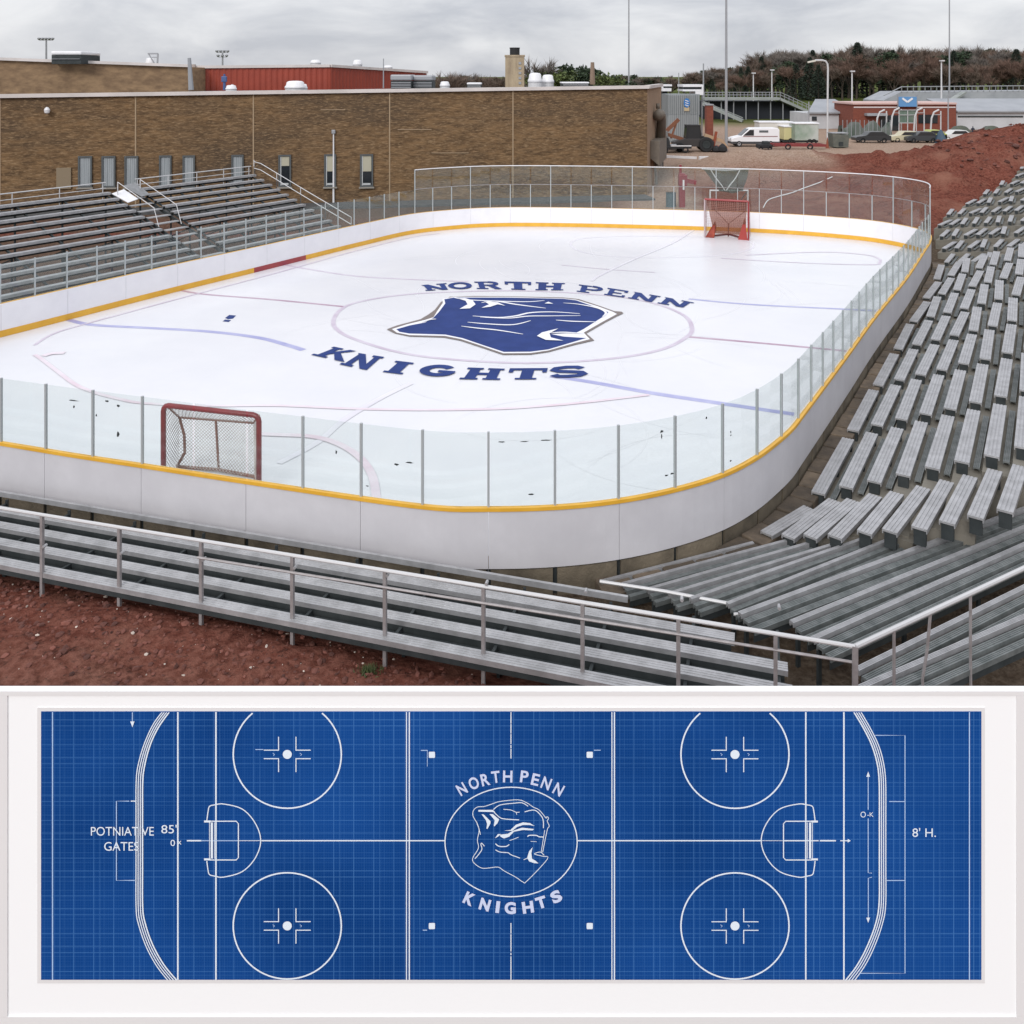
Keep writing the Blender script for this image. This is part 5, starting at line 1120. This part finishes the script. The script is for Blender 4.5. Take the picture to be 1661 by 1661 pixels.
mb = MB(); blk(mb, 1458, 1487, 157, 173, d-.6, .4); sgn = mb.build('sign', mat('sign_blue',(.10,.25,.48),.5), t)
mb = MB(); blk(mb, 1456.6, 1458, 154, 178, d-.5, .3); blk(mb, 1487, 1488.4, 154, 178, d-.5, .3); mb.build('sign_post', POLEG, t)
mb = MB(); c = D(1472,163,d-.64); mb.bar(c+Vector((-.8,0,.35)), c+Vector((0,0,-.25)), .04,.3); mb.bar(c+Vector((0,-.01,-.25)), c+Vector((.8,-.01,.35)), .04,.3); mb.build('sign_mark', WHITEP, sgn)
d = 127; t = thing('entrance_arches', 'grey arched steel frames with glass in front of the red brick building', 'arches', gb(1475,d))
for px, hh in ((1426,178),(1450,175),(1487,175),(1514,178)):
    a = D(px,hh,d); mb = MB(); g0 = gb(px-5,d); mb.pipe([g0, D(px-3,hh+14,d), D(px+1,hh+4,d), D(px+9,hh,d)], .13, 6); mb.pipe([gb(px+12,d+3), D(px+12,hh+2,d+3)], .1, 6); mb.bar(D(px-1,hh+8,d), D(px+12,hh+8,d+3), .1,.1); mb.build('arch', POLEW, t)
mb = MB(); blk(mb, 1458, 1486, 178, 199, d+.5, .05); mb.build('glazing', mat('green_glass',(.10,.15,.12),.3,var=(.2,.24,.2),vscale=.6), t)
mb = MB()
for y in (178,186,199): blk(mb, 1458, 1487, y, y+.9, d+.3, .12)
for px in (1458,1472,1486): blk(mb, px, px+1, 178, 222, d+.3, .12)
mb.build('frame', POLEW, t)
d = 140; t = thing('field_house', 'grey roofed low building at the right edge beside the red brick building', 'building', gb(1600,d))
x0, x1 = D(1552,0,d).x, D(1720,0,d).x; zt = zpx(182,d); mb = MB(); mb.box(((x0+x1)/2,d+5,(zt+.5)/2),(x1-x0,10,zt-.5)); mb.build('wall', LWALL, t)
ze = zpx(162,d+10); mb = MB(); q = [(x0-.2,d-.6,zt),(x1,d-.6,zt),(x1,d+10,ze),(x0-.2,d+10,ze)]; mb.add(q+[(a,b,c+.25) for a,b,c in q], [(3,2,1,0),(4,5,6,7),(0,1,5,4),(1,2,6,5),(2,3,7,6),(3,0,4,7)]); mb.build('roof', LROOF, t)
mb = MB(); blk(mb, 1554, 1660, 188, 190, d-.15, .1); mb.build('band', DARKST, t)
# grandstands
STAND = mat('stand_grey', (.30,.32,.31), .6, var=(.22,.24,.23), vscale=.5)
d = 165; t = thing('grandstand', 'dark backed stadium grandstand with a railed deck beyond the white van', 'grandstand', gb(1230,d))
mb = MB(); a, b, c, e = D(1140,158,d), D(1262,158,d), D(1318,183,d), D(1330,192,d)
mb.sweep([(-1.5,-.5),(1.5,-.5),(1.5,0),(-1.5,0)], a, b); mb.sweep([(-1.5,-.5),(1.5,-.5),(1.5,0),(-1.5,0)], b+Vector((.01,0,.002)), c); mb.build('deck', STAND, t)
mb = MB(); bw = [D(1142,164,d+1), D(1262,164,d+1), D(1318,186,d+1), D(1319,200,d+1), D(1142,200,d+1)]; mb.side([(p.x,p.z) for p in bw], d+1, d+9); mb.build('back_wall', mat('stand_dark',(.012,.015,.022),.8), t)
mb = MB()
for zz in (.5,1.0): mb.pipe([a+Vector((0,-1.4,zz)), b+Vector((0,-1.4,zz)), c+Vector((0,-1.4,zz))], .07, 6)
for k in range(22): q = a.lerp(b, k/21); mb.tube(q+Vector((0,-1.4,0)), q+Vector((0,-1.4,1.0)), .06, 6)
for k in range(1,9): q = b.lerp(c, k/8); mb.tube(q+Vector((0,-1.4,0)), q+Vector((0,-1.4,1.0)), .06, 6)
mb.build('railing', POLEG, t)
mb = MB()
for px in (1150,1170,1190,1210,1230,1250,1270,1290): q = D(px,162 if px < 1262 else 162+(px-1262)*.45,d-.5); mb.tube(Vector((q.x,q.y,hgt(q.x,q.y))), q, .12, 6)
mb.build('column', POLEG, t)
mb = MB(); mb.bar(D(1140,168,d-3), D(1205,196,d-6), 1.6, .5); mb.bar(D(1140,164,d-3.8), D(1205,191,d-6.8), .12, .12); mb.build('ramp', STAND, t)
d = 172; t = thing('grandstand', 'grey grandstand with a railed top behind the red brick building', 'grandstand', gb(1520,d))
a, b, c, e = D(1433,163,d), D(1462,149,d), D(1700,147,d), D(1700,172,d)
mb = MB(); mb.side([(p.x,p.z) for p in (D(1433,175,d),a,b,c,e)], d, d+10); mb.build('back_wall', mat('stand_blue',(.33,.345,.37),.6,var=(.26,.275,.30),vscale=.4), t)
mb = MB(); mb.pipe([a+Vector((0,-.1,1.0)), b+Vector((0,-.1,1.0)), c+Vector((0,-.1,1.0))], .11, 6)
for k in range(26): q = b.lerp(c, k/25); mb.tube(q+Vector((0,-.1,-.1)), q+Vector((0,-.1,1.0)), .07, 6)
mb.build('railing', POLEG, t)
mb = MB(); mb.bar(D(1534,169,d-4), D(1563,150,d-1), 1.2, .4); mb.build('stair', STAND, t)
# tarpaulin fence, parked cars, cluttered yard
d = 120; t = thing('tarpaulin_fence', 'green tarpaulin covered heap fence in front of the entrance arches', 'fence', gb(1425,d)); mb = MB(); vs = []
for i in range(31):
    px = 1367+i*2.6; hh = 203+7*math.sin(i*.55)+4*noise.noise(Vector((i*.4,0,0)))
    g0 = gb(px,d); q = D(px,hh,d); vs += [(g0.x,d-.4+.2*math.sin(i),g0.z), (q.x,d+.2,q.z), (q.x,d+1.6,q.z-.15), (g0.x,d+2.2,g0.z)]
mb.add(vs, [(4*i+k,4*i+k+1,4*i+k+5,4*i+k+4) for i in range(30) for k in range(3)]); mb.build('cover', mat('tarp_green',(.07,.095,.075),.8,var=(.13,.14,.13),vscale=.6), t)
mb = MB()
for i in range(12): g0 = gb(1367+i*7,d-.8); mb.tube(g0, g0+Vector((0,0,2.6)), .05, 6)
mb.build('post', POLEG, t)
t = thing('tarpaulin_fence', 'olive tarpaulin covered heap right of the entrance arches', 'fence', gb(1560,d)); mb = MB(); vs = []
for i in range(41):
    px = 1532+i*4; hh = 210+6*math.sin(i*.5+1)+3*noise.noise(Vector((i*.4,5,0))); g0 = gb(px,d); q = D(px,hh,d); vs += [(g0.x,d-.4,g0.z), (q.x,d+.2,q.z), (q.x,d+1.6,q.z-.15), (g0.x,d+2.2,g0.z)]
mb.add(vs, [(4*i+k,4*i+k+1,4*i+k+5,4*i+k+4) for i in range(40) for k in range(3)]); mb.build('cover', mat('tarp_olive',(.10,.115,.085),.8,var=(.06,.07,.06),vscale=.6), t)
def car(label, px, d, col, L=4.2, name='car', H=1.45):
    o = gb(px, d); t = thing(name, label, 'car', o)
    def put(mb): mb.v = [(v[0]+o.x, v[1]+o.y, v[2]+o.z) for v in mb.v]
    mb = MB(); mb.side([(-L/2,.3),(-L/2,.72),(-L/2+.2,.82),(-L*.22,.95),(-L*.1,H),(L*.28,H),(L*.44,.98),(L/2,.9),(L/2,.3)], -.85, .85); put(mb); b = mb.build('body', col, t, bevel=.06)
    mb = MB(); mb.side([(-L*.19,.97),(-L*.085,H-.08),(L*.26,H-.08),(L*.37,.99)], -.87, -.855); put(mb); mb.build('side_window', GLASSD, b)
    for x in (-L*.3, L*.3):
        for y in (-.75,.75): mb = MB(); mb.wheel((x,y,.32),.32,.2); put(mb); mb.build('wheel', BLACK, t)
car('pale cream car parked before the entrance arches', 1467, 113, mat('car_cream',(.50,.46,.32),.3)); car('dark car right of the cream one behind the red mound', 1493, 112, mat('car_dark',(.04,.045,.05),.3))
car('lime yellow car between the dark car and the blue cover', 1510, 115, mat('car_lime',(.35,.40,.10),.4), 3.6); car('white car half hidden at the right by the red mound', 1548, 115, mat('car_white',(.6,.6,.6),.3)); car('black car with a grey roof left of the cream car', 1413, 112, mat('car_black',(.03,.032,.035),.3), 4.6)
o = gb(1526,111); t = thing('covered_pile', 'peaked dark blue cover between the lime car and the white car', 'cover', o); mb = MB(); mb.lathe([(.75,0),(.68,.5),(.42,1.2),(.2,1.6),(.05,1.75)], o, 9); mb.build('cover', mat('cover_blue',(.035,.07,.11),.6), t)
t = thing('person', 'person in dark clothes standing far off beside the right grey building', 'person', gb(1578,118)); 
def person(root, o, h, m):
    me = bpy.data.meshes.new('body'); s = h/1.75
    J = [((0,0,.95),.15),((0,0,1.15),.15),((0,0,1.40),.17),((0,0,1.52),.07),((0,-.01,1.62),.10),((0,-.01,1.73),.08),((.10,0,.90),.09),((.11,.01,.48),.065),((.11,0,.05),.05),((.11,-.12,.03),.04),((-.10,0,.90),.09),((-.11,.01,.48),.065),((-.11,0,.05),.05),((-.11,-.12,.03),.04),((.2,0,1.42),.06),((.25,0,1.13),.045),((.25,-.06,.88),.04),((-.2,0,1.42),.06),((-.25,0,1.13),.045),((-.25,-.06,.88),.04)]
    ed = [(0,1),(1,2),(2,3),(3,4),(4,5),(0,6),(6,7),(7,8),(8,9),(0,10),(10,11),(11,12),(12,13),(2,14),(14,15),(15,16),(2,17),(17,18),(18,19)]
    me.from_pydata([(x*s,y*s,z*s) for (x,y,z),r in J], ed, []); me.materials.append(m); ob = bpy.data.objects.new('body', me); COL.objects.link(ob); ob.parent = root
    sk = ob.modifiers.new('s','SKIN'); lay = me.skin_vertices[0] if me.skin_vertices else None
    if lay:
        for i,(c,r) in enumerate(J): lay.data[i].radius = (r*s*.8, r*s*.8)
        lay.data[0].use_root = True
    ob.modifiers.new('d','SUBSURF').levels = 1
person(t, gb(1578,118), 1.8, mat('dark_clothes',(.02,.025,.04),.8))
# lamp poles
pole('light_pole', 'tallest grey stadium light pole rising out of view left of the white van', 'lamp pole', 1178, -60, 246, 99, .14, POLEG)
pole('light_pole', 'grey light pole rising out of view behind the end of the brown roof', 'lamp pole', 1020, -60, 140, 150, .12, POLEG, zb=1)
pole('light_pole', 'short grey pole on the wood line left of the tallest light pole', 'lamp pole', 1141, 103, 140, 175, .16, POLEG, zb=2)
pole('light_pole', 'thin far pole above the white plant unit', 'lamp pole', 1101, 118, 140, 170, .1, POLEG, zb=2)
def boxhead(t, a): mb = MB(); mb.box(a+Vector((0,-.2,.05)), (.7,.6,.22)); mb.build('lamp_head', POLEW, t)
pole('light_pole', 'short pale lamp pole behind the grandstand deck, left of two', 'lamp pole', 1222, 119, 160, 168, .12, POLEW, heads=boxhead, zb=2.5); pole('light_pole', 'short pale lamp pole behind the grandstand deck, right of two', 'lamp pole', 1252, 114, 160, 168, .12, POLEW, heads=boxhead, zb=2.5)
pole('light_pole', 'pale lamp pole with a flat head behind the pale low building', 'lamp pole', 1382, 116, 175, 150, .14, POLEW, heads=boxhead, zb=1)
pole('light_pole', 'pale pole with small head right of the blue sign', 'lamp pole', 1527, 99, 190, 150, .14, POLEW, heads=boxhead, zb=1); pole('light_pole', 'tall grey pole rising out of view near the right edge', 'lamp pole', 1540, -60, 190, 155, .12, POLEG, zb=1)
pole('light_pole', 'thin dark pole left of the pale low building', 'lamp pole', 1312, 165, 212, 130, .1, POLEG, zb=.9); pole('light_pole', 'thin grey pole before the right end of the red brick building', 'lamp pole', 1538, 155, 215, 131, .1, POLEG, zb=.9)
d = 118; g0 = gb(1342,d); t = thing('street_lamp', 'curved arm street lamp left of the red brick building', 'street lamp', g0)
mb = MB(); mb.pipe([g0, D(1342.5,160,d), D(1343,112,d), D(1342.3,104,d), D(1339.5,99.5,d), D(1334,97.8,d), D(1322,98,d)], .13, 8); mb.build('shaft', POLEW, t)
mb = MB(); mb.bar(D(1322.5,98.4,d), D(1310,101,d), .3, .22); mb.build('lamp_head', mat('lamp_pale',(.6,.58,.52),.5), t)
# tan pipes and small items on the yard
o = gb(1085,92); mb = MB(); mb.bar(gb(1072,93)+Vector((0,0,.12)), gb(1130,92)+Vector((0,0,.12)), .3, .24); mb.bar(gb(1134,90)+Vector((0,0,.3)), gb(1150,90)+Vector((0,0,.3)), .4, .5); tag(mb.build('kerb_stones', WHITEP), 'pale kerb stones lying across the tan yard by the building corner', 'kerb stones')
# ================================================================ TREES
BARK = mat('bark', (.075,.058,.045), .9, var=(.045,.035,.028), vscale=2)
TW = mat('brown_twigs', (.14,.102,.08), .95, island=.45); TW2 = mat('grey_twigs', (.16,.14,.125), .95, island=.4); TW3 = mat('rust_twigs', (.145,.09,.068), .95, island=.4)
EV = mat('evergreen_needles', (.020,.032,.020), .9, island=.5); GRN = mat('spring_leaves', (.075,.10,.028), .8, island=.45); EV2 = mat('dark_evergreen_leaves', (.030,.050,.024), .9, island=.5)
def tree_proto(kind, seed, H=12.0):
    r = random.Random(seed); t = thing('tree', 'x', 'tree', (0,0,0)); W[t] = Vector((0,0,0)); tr = MB(); cr = MB()
    def leaf(p, s, asp=1.0, dirv=None):
        a = Vector((r.uniform(-1,1), r.uniform(-1,1), r.uniform(-.7,.7))).normalized() if dirv is None else dirv
        b = a.cross(Vector((r.uniform(-1,1), r.uniform(-1,1), r.uniform(-1,1)))).normalized()
        cr.add([p-a*s*.1-b*s*.5*asp, p-a*s*.1+b*s*.5*asp, p+a*s], [(0,1,2)])
    if kind in ('bare', 'rust', 'grey'):
        def grow(p, d, L, rad, lev):
            q = p+d*L; tr.tube(p, q, rad, 5, rad*.65)
            if lev == 0:
                for _ in range(30 if kind != 'grey' else 42):
                    c = p.lerp(q, r.random()); leaf(c, r.uniform(.6,1.5), .065 if kind != 'grey' else .08, (d+Vector((r.uniform(-1,1), r.uniform(-1,1), r.uniform(-.4,1)))*.9).normalized())
                return
            for i in range(4 if lev > 1 else 5):
                nd = (d+Vector((r.uniform(-1,1), r.uniform(-1,1), r.uniform(-.15,.75)))*.75).normalized(); grow(p.lerp(q, r.uniform(.45,1)), nd, L*r.uniform(.55,.8), rad*.5, lev-1)
        grow(Vector((0,0,-.3)), Vector((r.uniform(-.05,.05), r.uniform(-.05,.05), 1)), H*.36, .22, 3)
        m = {'bare': TW, 'rust': TW3, 'grey': TW2}[kind]
    elif kind == 'fir':
        tr.tube((0,0,-.3), (0,0,H*.97), .22, 6, .03)
        for i in range(1500):
            f = r.random()**.7; zz = H*(.06+.92*f); rr = H*.23*(1-f)**.85*r.uniform(.35,1.08)+.08; a = r.uniform(0, 6.283)
            leaf(Vector((rr*math.cos(a), rr*math.sin(a), zz-rr*.25)), r.uniform(.35,.85)*(1.15-f*.6), .7, Vector((math.cos(a), math.sin(a), -.35)).normalized())
        m = EV
    else:
        tr.tube((0,0,-.3), (0,0,H*.6), .22, 6, .08); cl = []
        for i in range(17):
            a = r.uniform(0, 6.283); rr = H*.26*math.sqrt(r.random()); c = Vector((rr*math.cos(a), rr*math.sin(a), H*r.uniform(.35,.9)-rr*.3)); cl.append((c, H*r.uniform(.07,.15))); tr.tube((0,0,H*r.uniform(.2,.5)), c, .06, 4, .02)
        for c, s in cl:
            for _ in range(130):
                v = Vector((r.gauss(0,1), r.gauss(0,1), r.gauss(0,.8))).normalized()*s*(r.random()**.4); leaf(c+v, r.uniform(.25,.6), .8)
        m = {'green': GRN, 'dark': EV2}[kind]
    k = H/max(v[2] for v in cr.v+tr.v)
    for q in (tr, cr): q.v = [(v[0]*k, v[1]*k, v[2]*k) for v in q.v]
    tr.build('trunk', BARK, t, local=True); cr.build('crown', m, t, local=True); return t
protos = {}
KINDS = [('bare',1),('bare',2),('rust',3),('rust',4),('grey',5),('fir',6),('fir',7),('green',8),('dark',9),('grey',12),('bare',13)]
for k, s in KINDS: protos.setdefault(k, []).append(tree_proto(k, s))
usedp = set()
LAB = {'bare':'bare brown branched tree in the wood beyond the sports ground','rust':'bare reddish brown tree in the wood beyond the sports ground','grey':'tall pale grey leafless tree in the wood beyond the sports ground','fir':'dark pointed fir tree in the wood beyond the sports ground','dark':'rounded dark evergreen in the wood beyond the sports ground','green':'fresh green tree behind the brown building roof'}
LAB2 = {'bare':'bare brown tree behind the brown building roof','grey':'grey leafless tree behind the brown building roof','dark':'dark evergreen bush behind the brown building roof','green':LAB['green'],'rust':'reddish leafless tree behind the brown building roof','fir':'dark fir behind the brown building roof'}
def plant(kind, px, ytop, d, roof=False, wide=1.0):
    o = gb(px, d); o.z -= .2; sc = max(2.0, zpx(ytop, d)-o.z)/12.0*1.02; lab = (LAB2 if roof else LAB)[kind]; grp = 'trees behind the brown roof' if roof else 'trees of the far wood'
    pr_ = protos[kind][rnd.randrange(len(protos[kind]))]; rz = rnd.uniform(0, 6.28)
    if pr_.name not in usedp:
        usedp.add(pr_.name); t = pr_; t.location = o; t.rotation_euler.z = rz; t['label'] = lab; t['group'] = grp
    else: t = dup(pr_, o, rz, lab, grp)
    t.scale = (sc*wide*rnd.uniform(.95,1.15), sc*wide*rnd.uniform(.95,1.15), sc)
prof = [(1130,122),(1165,120),(1190,117),(1215,104),(1240,98),(1262,92),(1282,86),(1300,93),(1316,84),(1335,96),(1360,92),(1392,74),(1410,96),(1425,90),(1448,84),(1470,94),(1500,86),(1540,88),(1560,84),(1600,90),(1640,84),(1700,86)]
def ptop(px): return interp(prof, px)-13
for row, (d, st, add) in enumerate(((262,11,3),(240,11,0),(222,12,9),(208,14,22))):
    px = 1140+row*4 if row else 1120
    while px < 1700:
        q = rnd.random(); yt = ptop(px)+add+rnd.uniform(-3,9)
        if row < 2: kind = 'bare' if q < .46 else 'grey' if q < .74 else 'rust' if q < .94 else 'dark'
        elif row == 2: kind = 'rust' if (q < .5 and px > 1400) else 'bare' if q < .55 else 'fir' if q < .66 else 'grey' if q < .85 else 'dark'
        else: kind = ('rust' if q < .7 else 'bare') if px > 1420 else ('dark' if q < .12 else 'fir' if q < .30 else 'rust' if q < .62 else 'bare')
        plant(kind, px+rnd.uniform(-4,4), yt, d+rnd.uniform(-5,5), wide=1.15 if row > 1 else 1.0); px += st*rnd.uniform(.75,1.25)
for kind, px, yt, d in (('grey',1390,72,232),('grey',1284,78,232),('fir',1318,82,226),('fir',1235,92,224),('fir',1448,82,226),('fir',1358,100,216),('dark',1545,86,224),('rust',1480,92,214),('rust',1505,84,216)): plant(kind, px, yt, d, wide=1.1)
for kind, px, yt, d, w in (('bare',720,120,150,1.3),('bare',741,122,155,1.2),('grey',757,122,165,1.3),('bare',795,126,160,1.2),('bare',812,128,160,1.2),('green',905,122,130,1.3),('grey',876,96,135,.9),('dark',892,110,140,1.2),('green',915,118,130,1.3),('dark',925,112,142,1.0),('dark',938,115,140,1.2),('green',973,124,132,1.0),('dark',983,127,140,1.5),('dark',775,133,165,1.6),('bare',700,126,170,1.3),('bare',1000,125,170,1.3),('dark',1010,128,170,1.4),('grey',1040,130,190,1.2),('bare',1062,128,190,1.4),('bare',1085,130,200,1.4),('dark',1056,134,190,1.5),('bare',1125,122,215,1.4),('grey',1150,120,220,1.3)): plant(kind, px, yt-7, d, True, w)
for i in range(30): plant('bare' if i % 3 else 'dark', 640+i*18+rnd.uniform(-5,5), 122+rnd.uniform(-2,5), 262+rnd.uniform(-8,8), True, 1.8)
for k in protos:
    for p_ in protos[k]:
        if p_.name not in usedp:
            for c in list(p_.children): bpy.data.objects.remove(c)
            bpy.data.objects.remove(p_)
# ================================================================ STONES on the near dirt
STN = mat('stone', (.165,.060,.043), .9, var=(.085,.03,.022), vscale=2.0, island=.45); STL = mat('pale_stone', (.45,.38,.33), .8, island=.35)
def stones(n, m, lo, hi, seed, name, label, region):
    r = random.Random(seed); mb = MB(); 
    ph = (1+5**.5)/2; V0 = [Vector(v).normalized() for v in ((-1,ph,0),(1,ph,0),(-1,-ph,0),(1,-ph,0),(0,-1,ph),(0,1,ph),(0,-1,-ph),(0,1,-ph),(ph,0,-1),(ph,0,1),(-ph,0,-1),(-ph,0,1))]
    F0 = [(0,11,5),(0,5,1),(0,1,7),(0,7,10),(0,10,11),(1,5,9),(5,11,4),(11,10,2),(10,7,6),(7,1,8),(3,9,4),(3,4,2),(3,2,6),(3,6,8),(3,8,9),(4,9,5),(2,4,11),(6,2,10),(8,6,7),(9,8,1)]
    for _ in range(n):
        x, y = region(r); s = lo+(hi-lo)*r.random()**3; c = Vector((x, y, hgt(x, y)+s*.15)); k = Vector((r.uniform(.7,1.4), r.uniform(.7,1.4), r.uniform(.45,.9)))
        mb.add([c+Vector((v.x*k.x, v.y*k.y, v.z*k.z))*s*r.uniform(.7,1.25) for v in V0], F0)
    o = mb.build(name, m); tag(o, label, kind='stuff')
def reg(r):
    while True:
        t, o = r.uniform(-9, 12), r.uniform(-3.2, .5); p = BO+BE*t+BM*o
        if r.random() < .35+.65*math.exp(-((o+.6)/.8)**2): return p.x, p.y
stones(3600, STN, .008, .06, 5, 'rubble', 'red brown clods and stones scattered over the near dirt', reg)
stones(380, STL, .006, .032, 6, 'pebbles', 'pale pebbles scattered over the near dirt', reg)
def reg2(r):
    while True:
        a, b = r.gauss(45, 9), r.gauss(68, 5)
        if a > 34: return a, b
stones(1600, STN, .04, .24, 8, 'mound_rubble', 'clods of red earth on the excavated mound', reg2)
def reg3(r): s = sa+(sb-sa)*r.random(); q = at(s)+nrm(s)*r.uniform(.05,1.4); return q.x, q.y
stones(500, mat('brown_stone',(.13,.10,.07),.9,island=.5), .015, .07, 9, 'path_gravel', 'brown gravel along the stone path', reg3)
# weeds near a post
WD = mat('weed', (.07,.09,.03), .8, island=.4); mb = MB(); r = random.Random(4); c0 = G(598,1098,0)
for _ in range(160):
    c = c0+Vector((r.gauss(0,.09), r.gauss(0,.07), 0)); c.z = hgt(c.x, c.y); a = r.uniform(0,6.28); h = r.uniform(.03,.11); v = Vector((math.cos(a),math.sin(a),0)); mb.add([c+v*.012, c-v*.012, c+Vector((r.gauss(0,.04), r.gauss(0,.04), h))], [(0,1,2)])
tag(mb.build('weeds', WD), 'small green weed tuft on the red dirt by a rail post', 'weeds')
# ================================================================ LIGHT, SKY, CAMERA
world = bpy.data.worlds.new('World'); SC.world = world; world.use_nodes = True; nt = world.node_tree; nt.nodes.clear()
SUN_EL, SUN_AZ = R(33), R(203)
out = _n(nt, 'ShaderNodeOutputWorld'); sky = _n(nt, 'ShaderNodeTexSky'); sky.sky_type = 'NISHITA'; sky.sun_disc = False; sky.sun_elevation = SUN_EL; sky.sun_rotation = SUN_AZ
bg1 = _n(nt, 'ShaderNodeBackground'); bg1.inputs[1].default_value = .08; nt.links.new(sky.outputs[0], bg1.inputs[0])
tc = _n(nt, 'ShaderNodeTexCoord'); sp = _n(nt, 'ShaderNodeSeparateXYZ'); nt.links.new(tc.outputs['Generated'], sp.inputs[0])
mp = _n(nt, 'ShaderNodeMapping'); mp.inputs['Scale'].default_value = (3.2, 3.2, 9.5); nt.links.new(tc.outputs['Generated'], mp.inputs[0])
n1 = _n(nt, 'ShaderNodeTexNoise', Scale=1.7, Detail=9.0, Roughness=.55, Distortion=.4); nt.links.new(mp.outputs[0], n1.inputs['Vector'])
r1 = _n(nt, 'ShaderNodeMapRange'); r1.inputs[1].default_value = .36; r1.inputs[2].default_value = .66; nt.links.new(n1.outputs[0], r1.inputs[0])
cl = _n(nt, 'ShaderNodeMix', data_type='RGBA'); cl.inputs[6].default_value = (.46,.475,.52,1); cl.inputs[7].default_value = (.70,.705,.725,1); nt.links.new(r1.outputs[0], cl.inputs[0])
zr = _n(nt, 'ShaderNodeMapRange'); zr.inputs[1].default_value = 0; zr.inputs[2].default_value = .8; zr.inputs[3].default_value = .95; zr.inputs[4].default_value = 1.75; nt.links.new(sp.outputs[2], zr.inputs[0])
bg2 = _n(nt, 'ShaderNodeBackground'); nt.links.new(cl.outputs[2], bg2.inputs[0]); nt.links.new(zr.outputs[0], bg2.inputs[1])
ms = _n(nt, 'ShaderNodeMixShader'); ms.inputs[0].default_value = .94; nt.links.new(bg1.outputs[0], ms.inputs[1]); nt.links.new(bg2.outputs[0], ms.inputs[2]); nt.links.new(ms.outputs[0], out.inputs[0])
sl_ = bpy.data.lights.new('sun', 'SUN'); sl_.energy = 1.5; sl_.angle = R(24); sl_.color = (1, .97, .93); so_ = bpy.data.objects.new('sun', sl_); COL.objects.link(so_)
dv = Vector((math.sin(SUN_AZ)*math.cos(SUN_EL), math.cos(SUN_AZ)*math.cos(SUN_EL), math.sin(SUN_EL))); so_.rotation_euler = dv.to_track_quat('Z', 'Y').to_euler(); so_.location = (0,-20,40)
cam = bpy.data.cameras.new('camera'); co = bpy.data.objects.new('camera', cam); COL.objects.link(co); SC.camera = co
co.location = (0, 0, CAMZ); co.rotation_euler = (R(90), 0, 0); cam.sensor_width = 36; cam.lens = FPX/SZ*36; cam.shift_y = -(SZ/2-HY)/SZ; cam.clip_end = 3000; cam.clip_start = .1
SC.view_settings.view_transform = 'Standard'; SC.view_settings.look = 'None'; SC.view_settings.gamma = 1; SC.view_settings.exposure = .30
SC.cycles.transparent_max_bounces = 32; SC.cycles.max_bounces = 8; SC.cycles.use_denoising = True
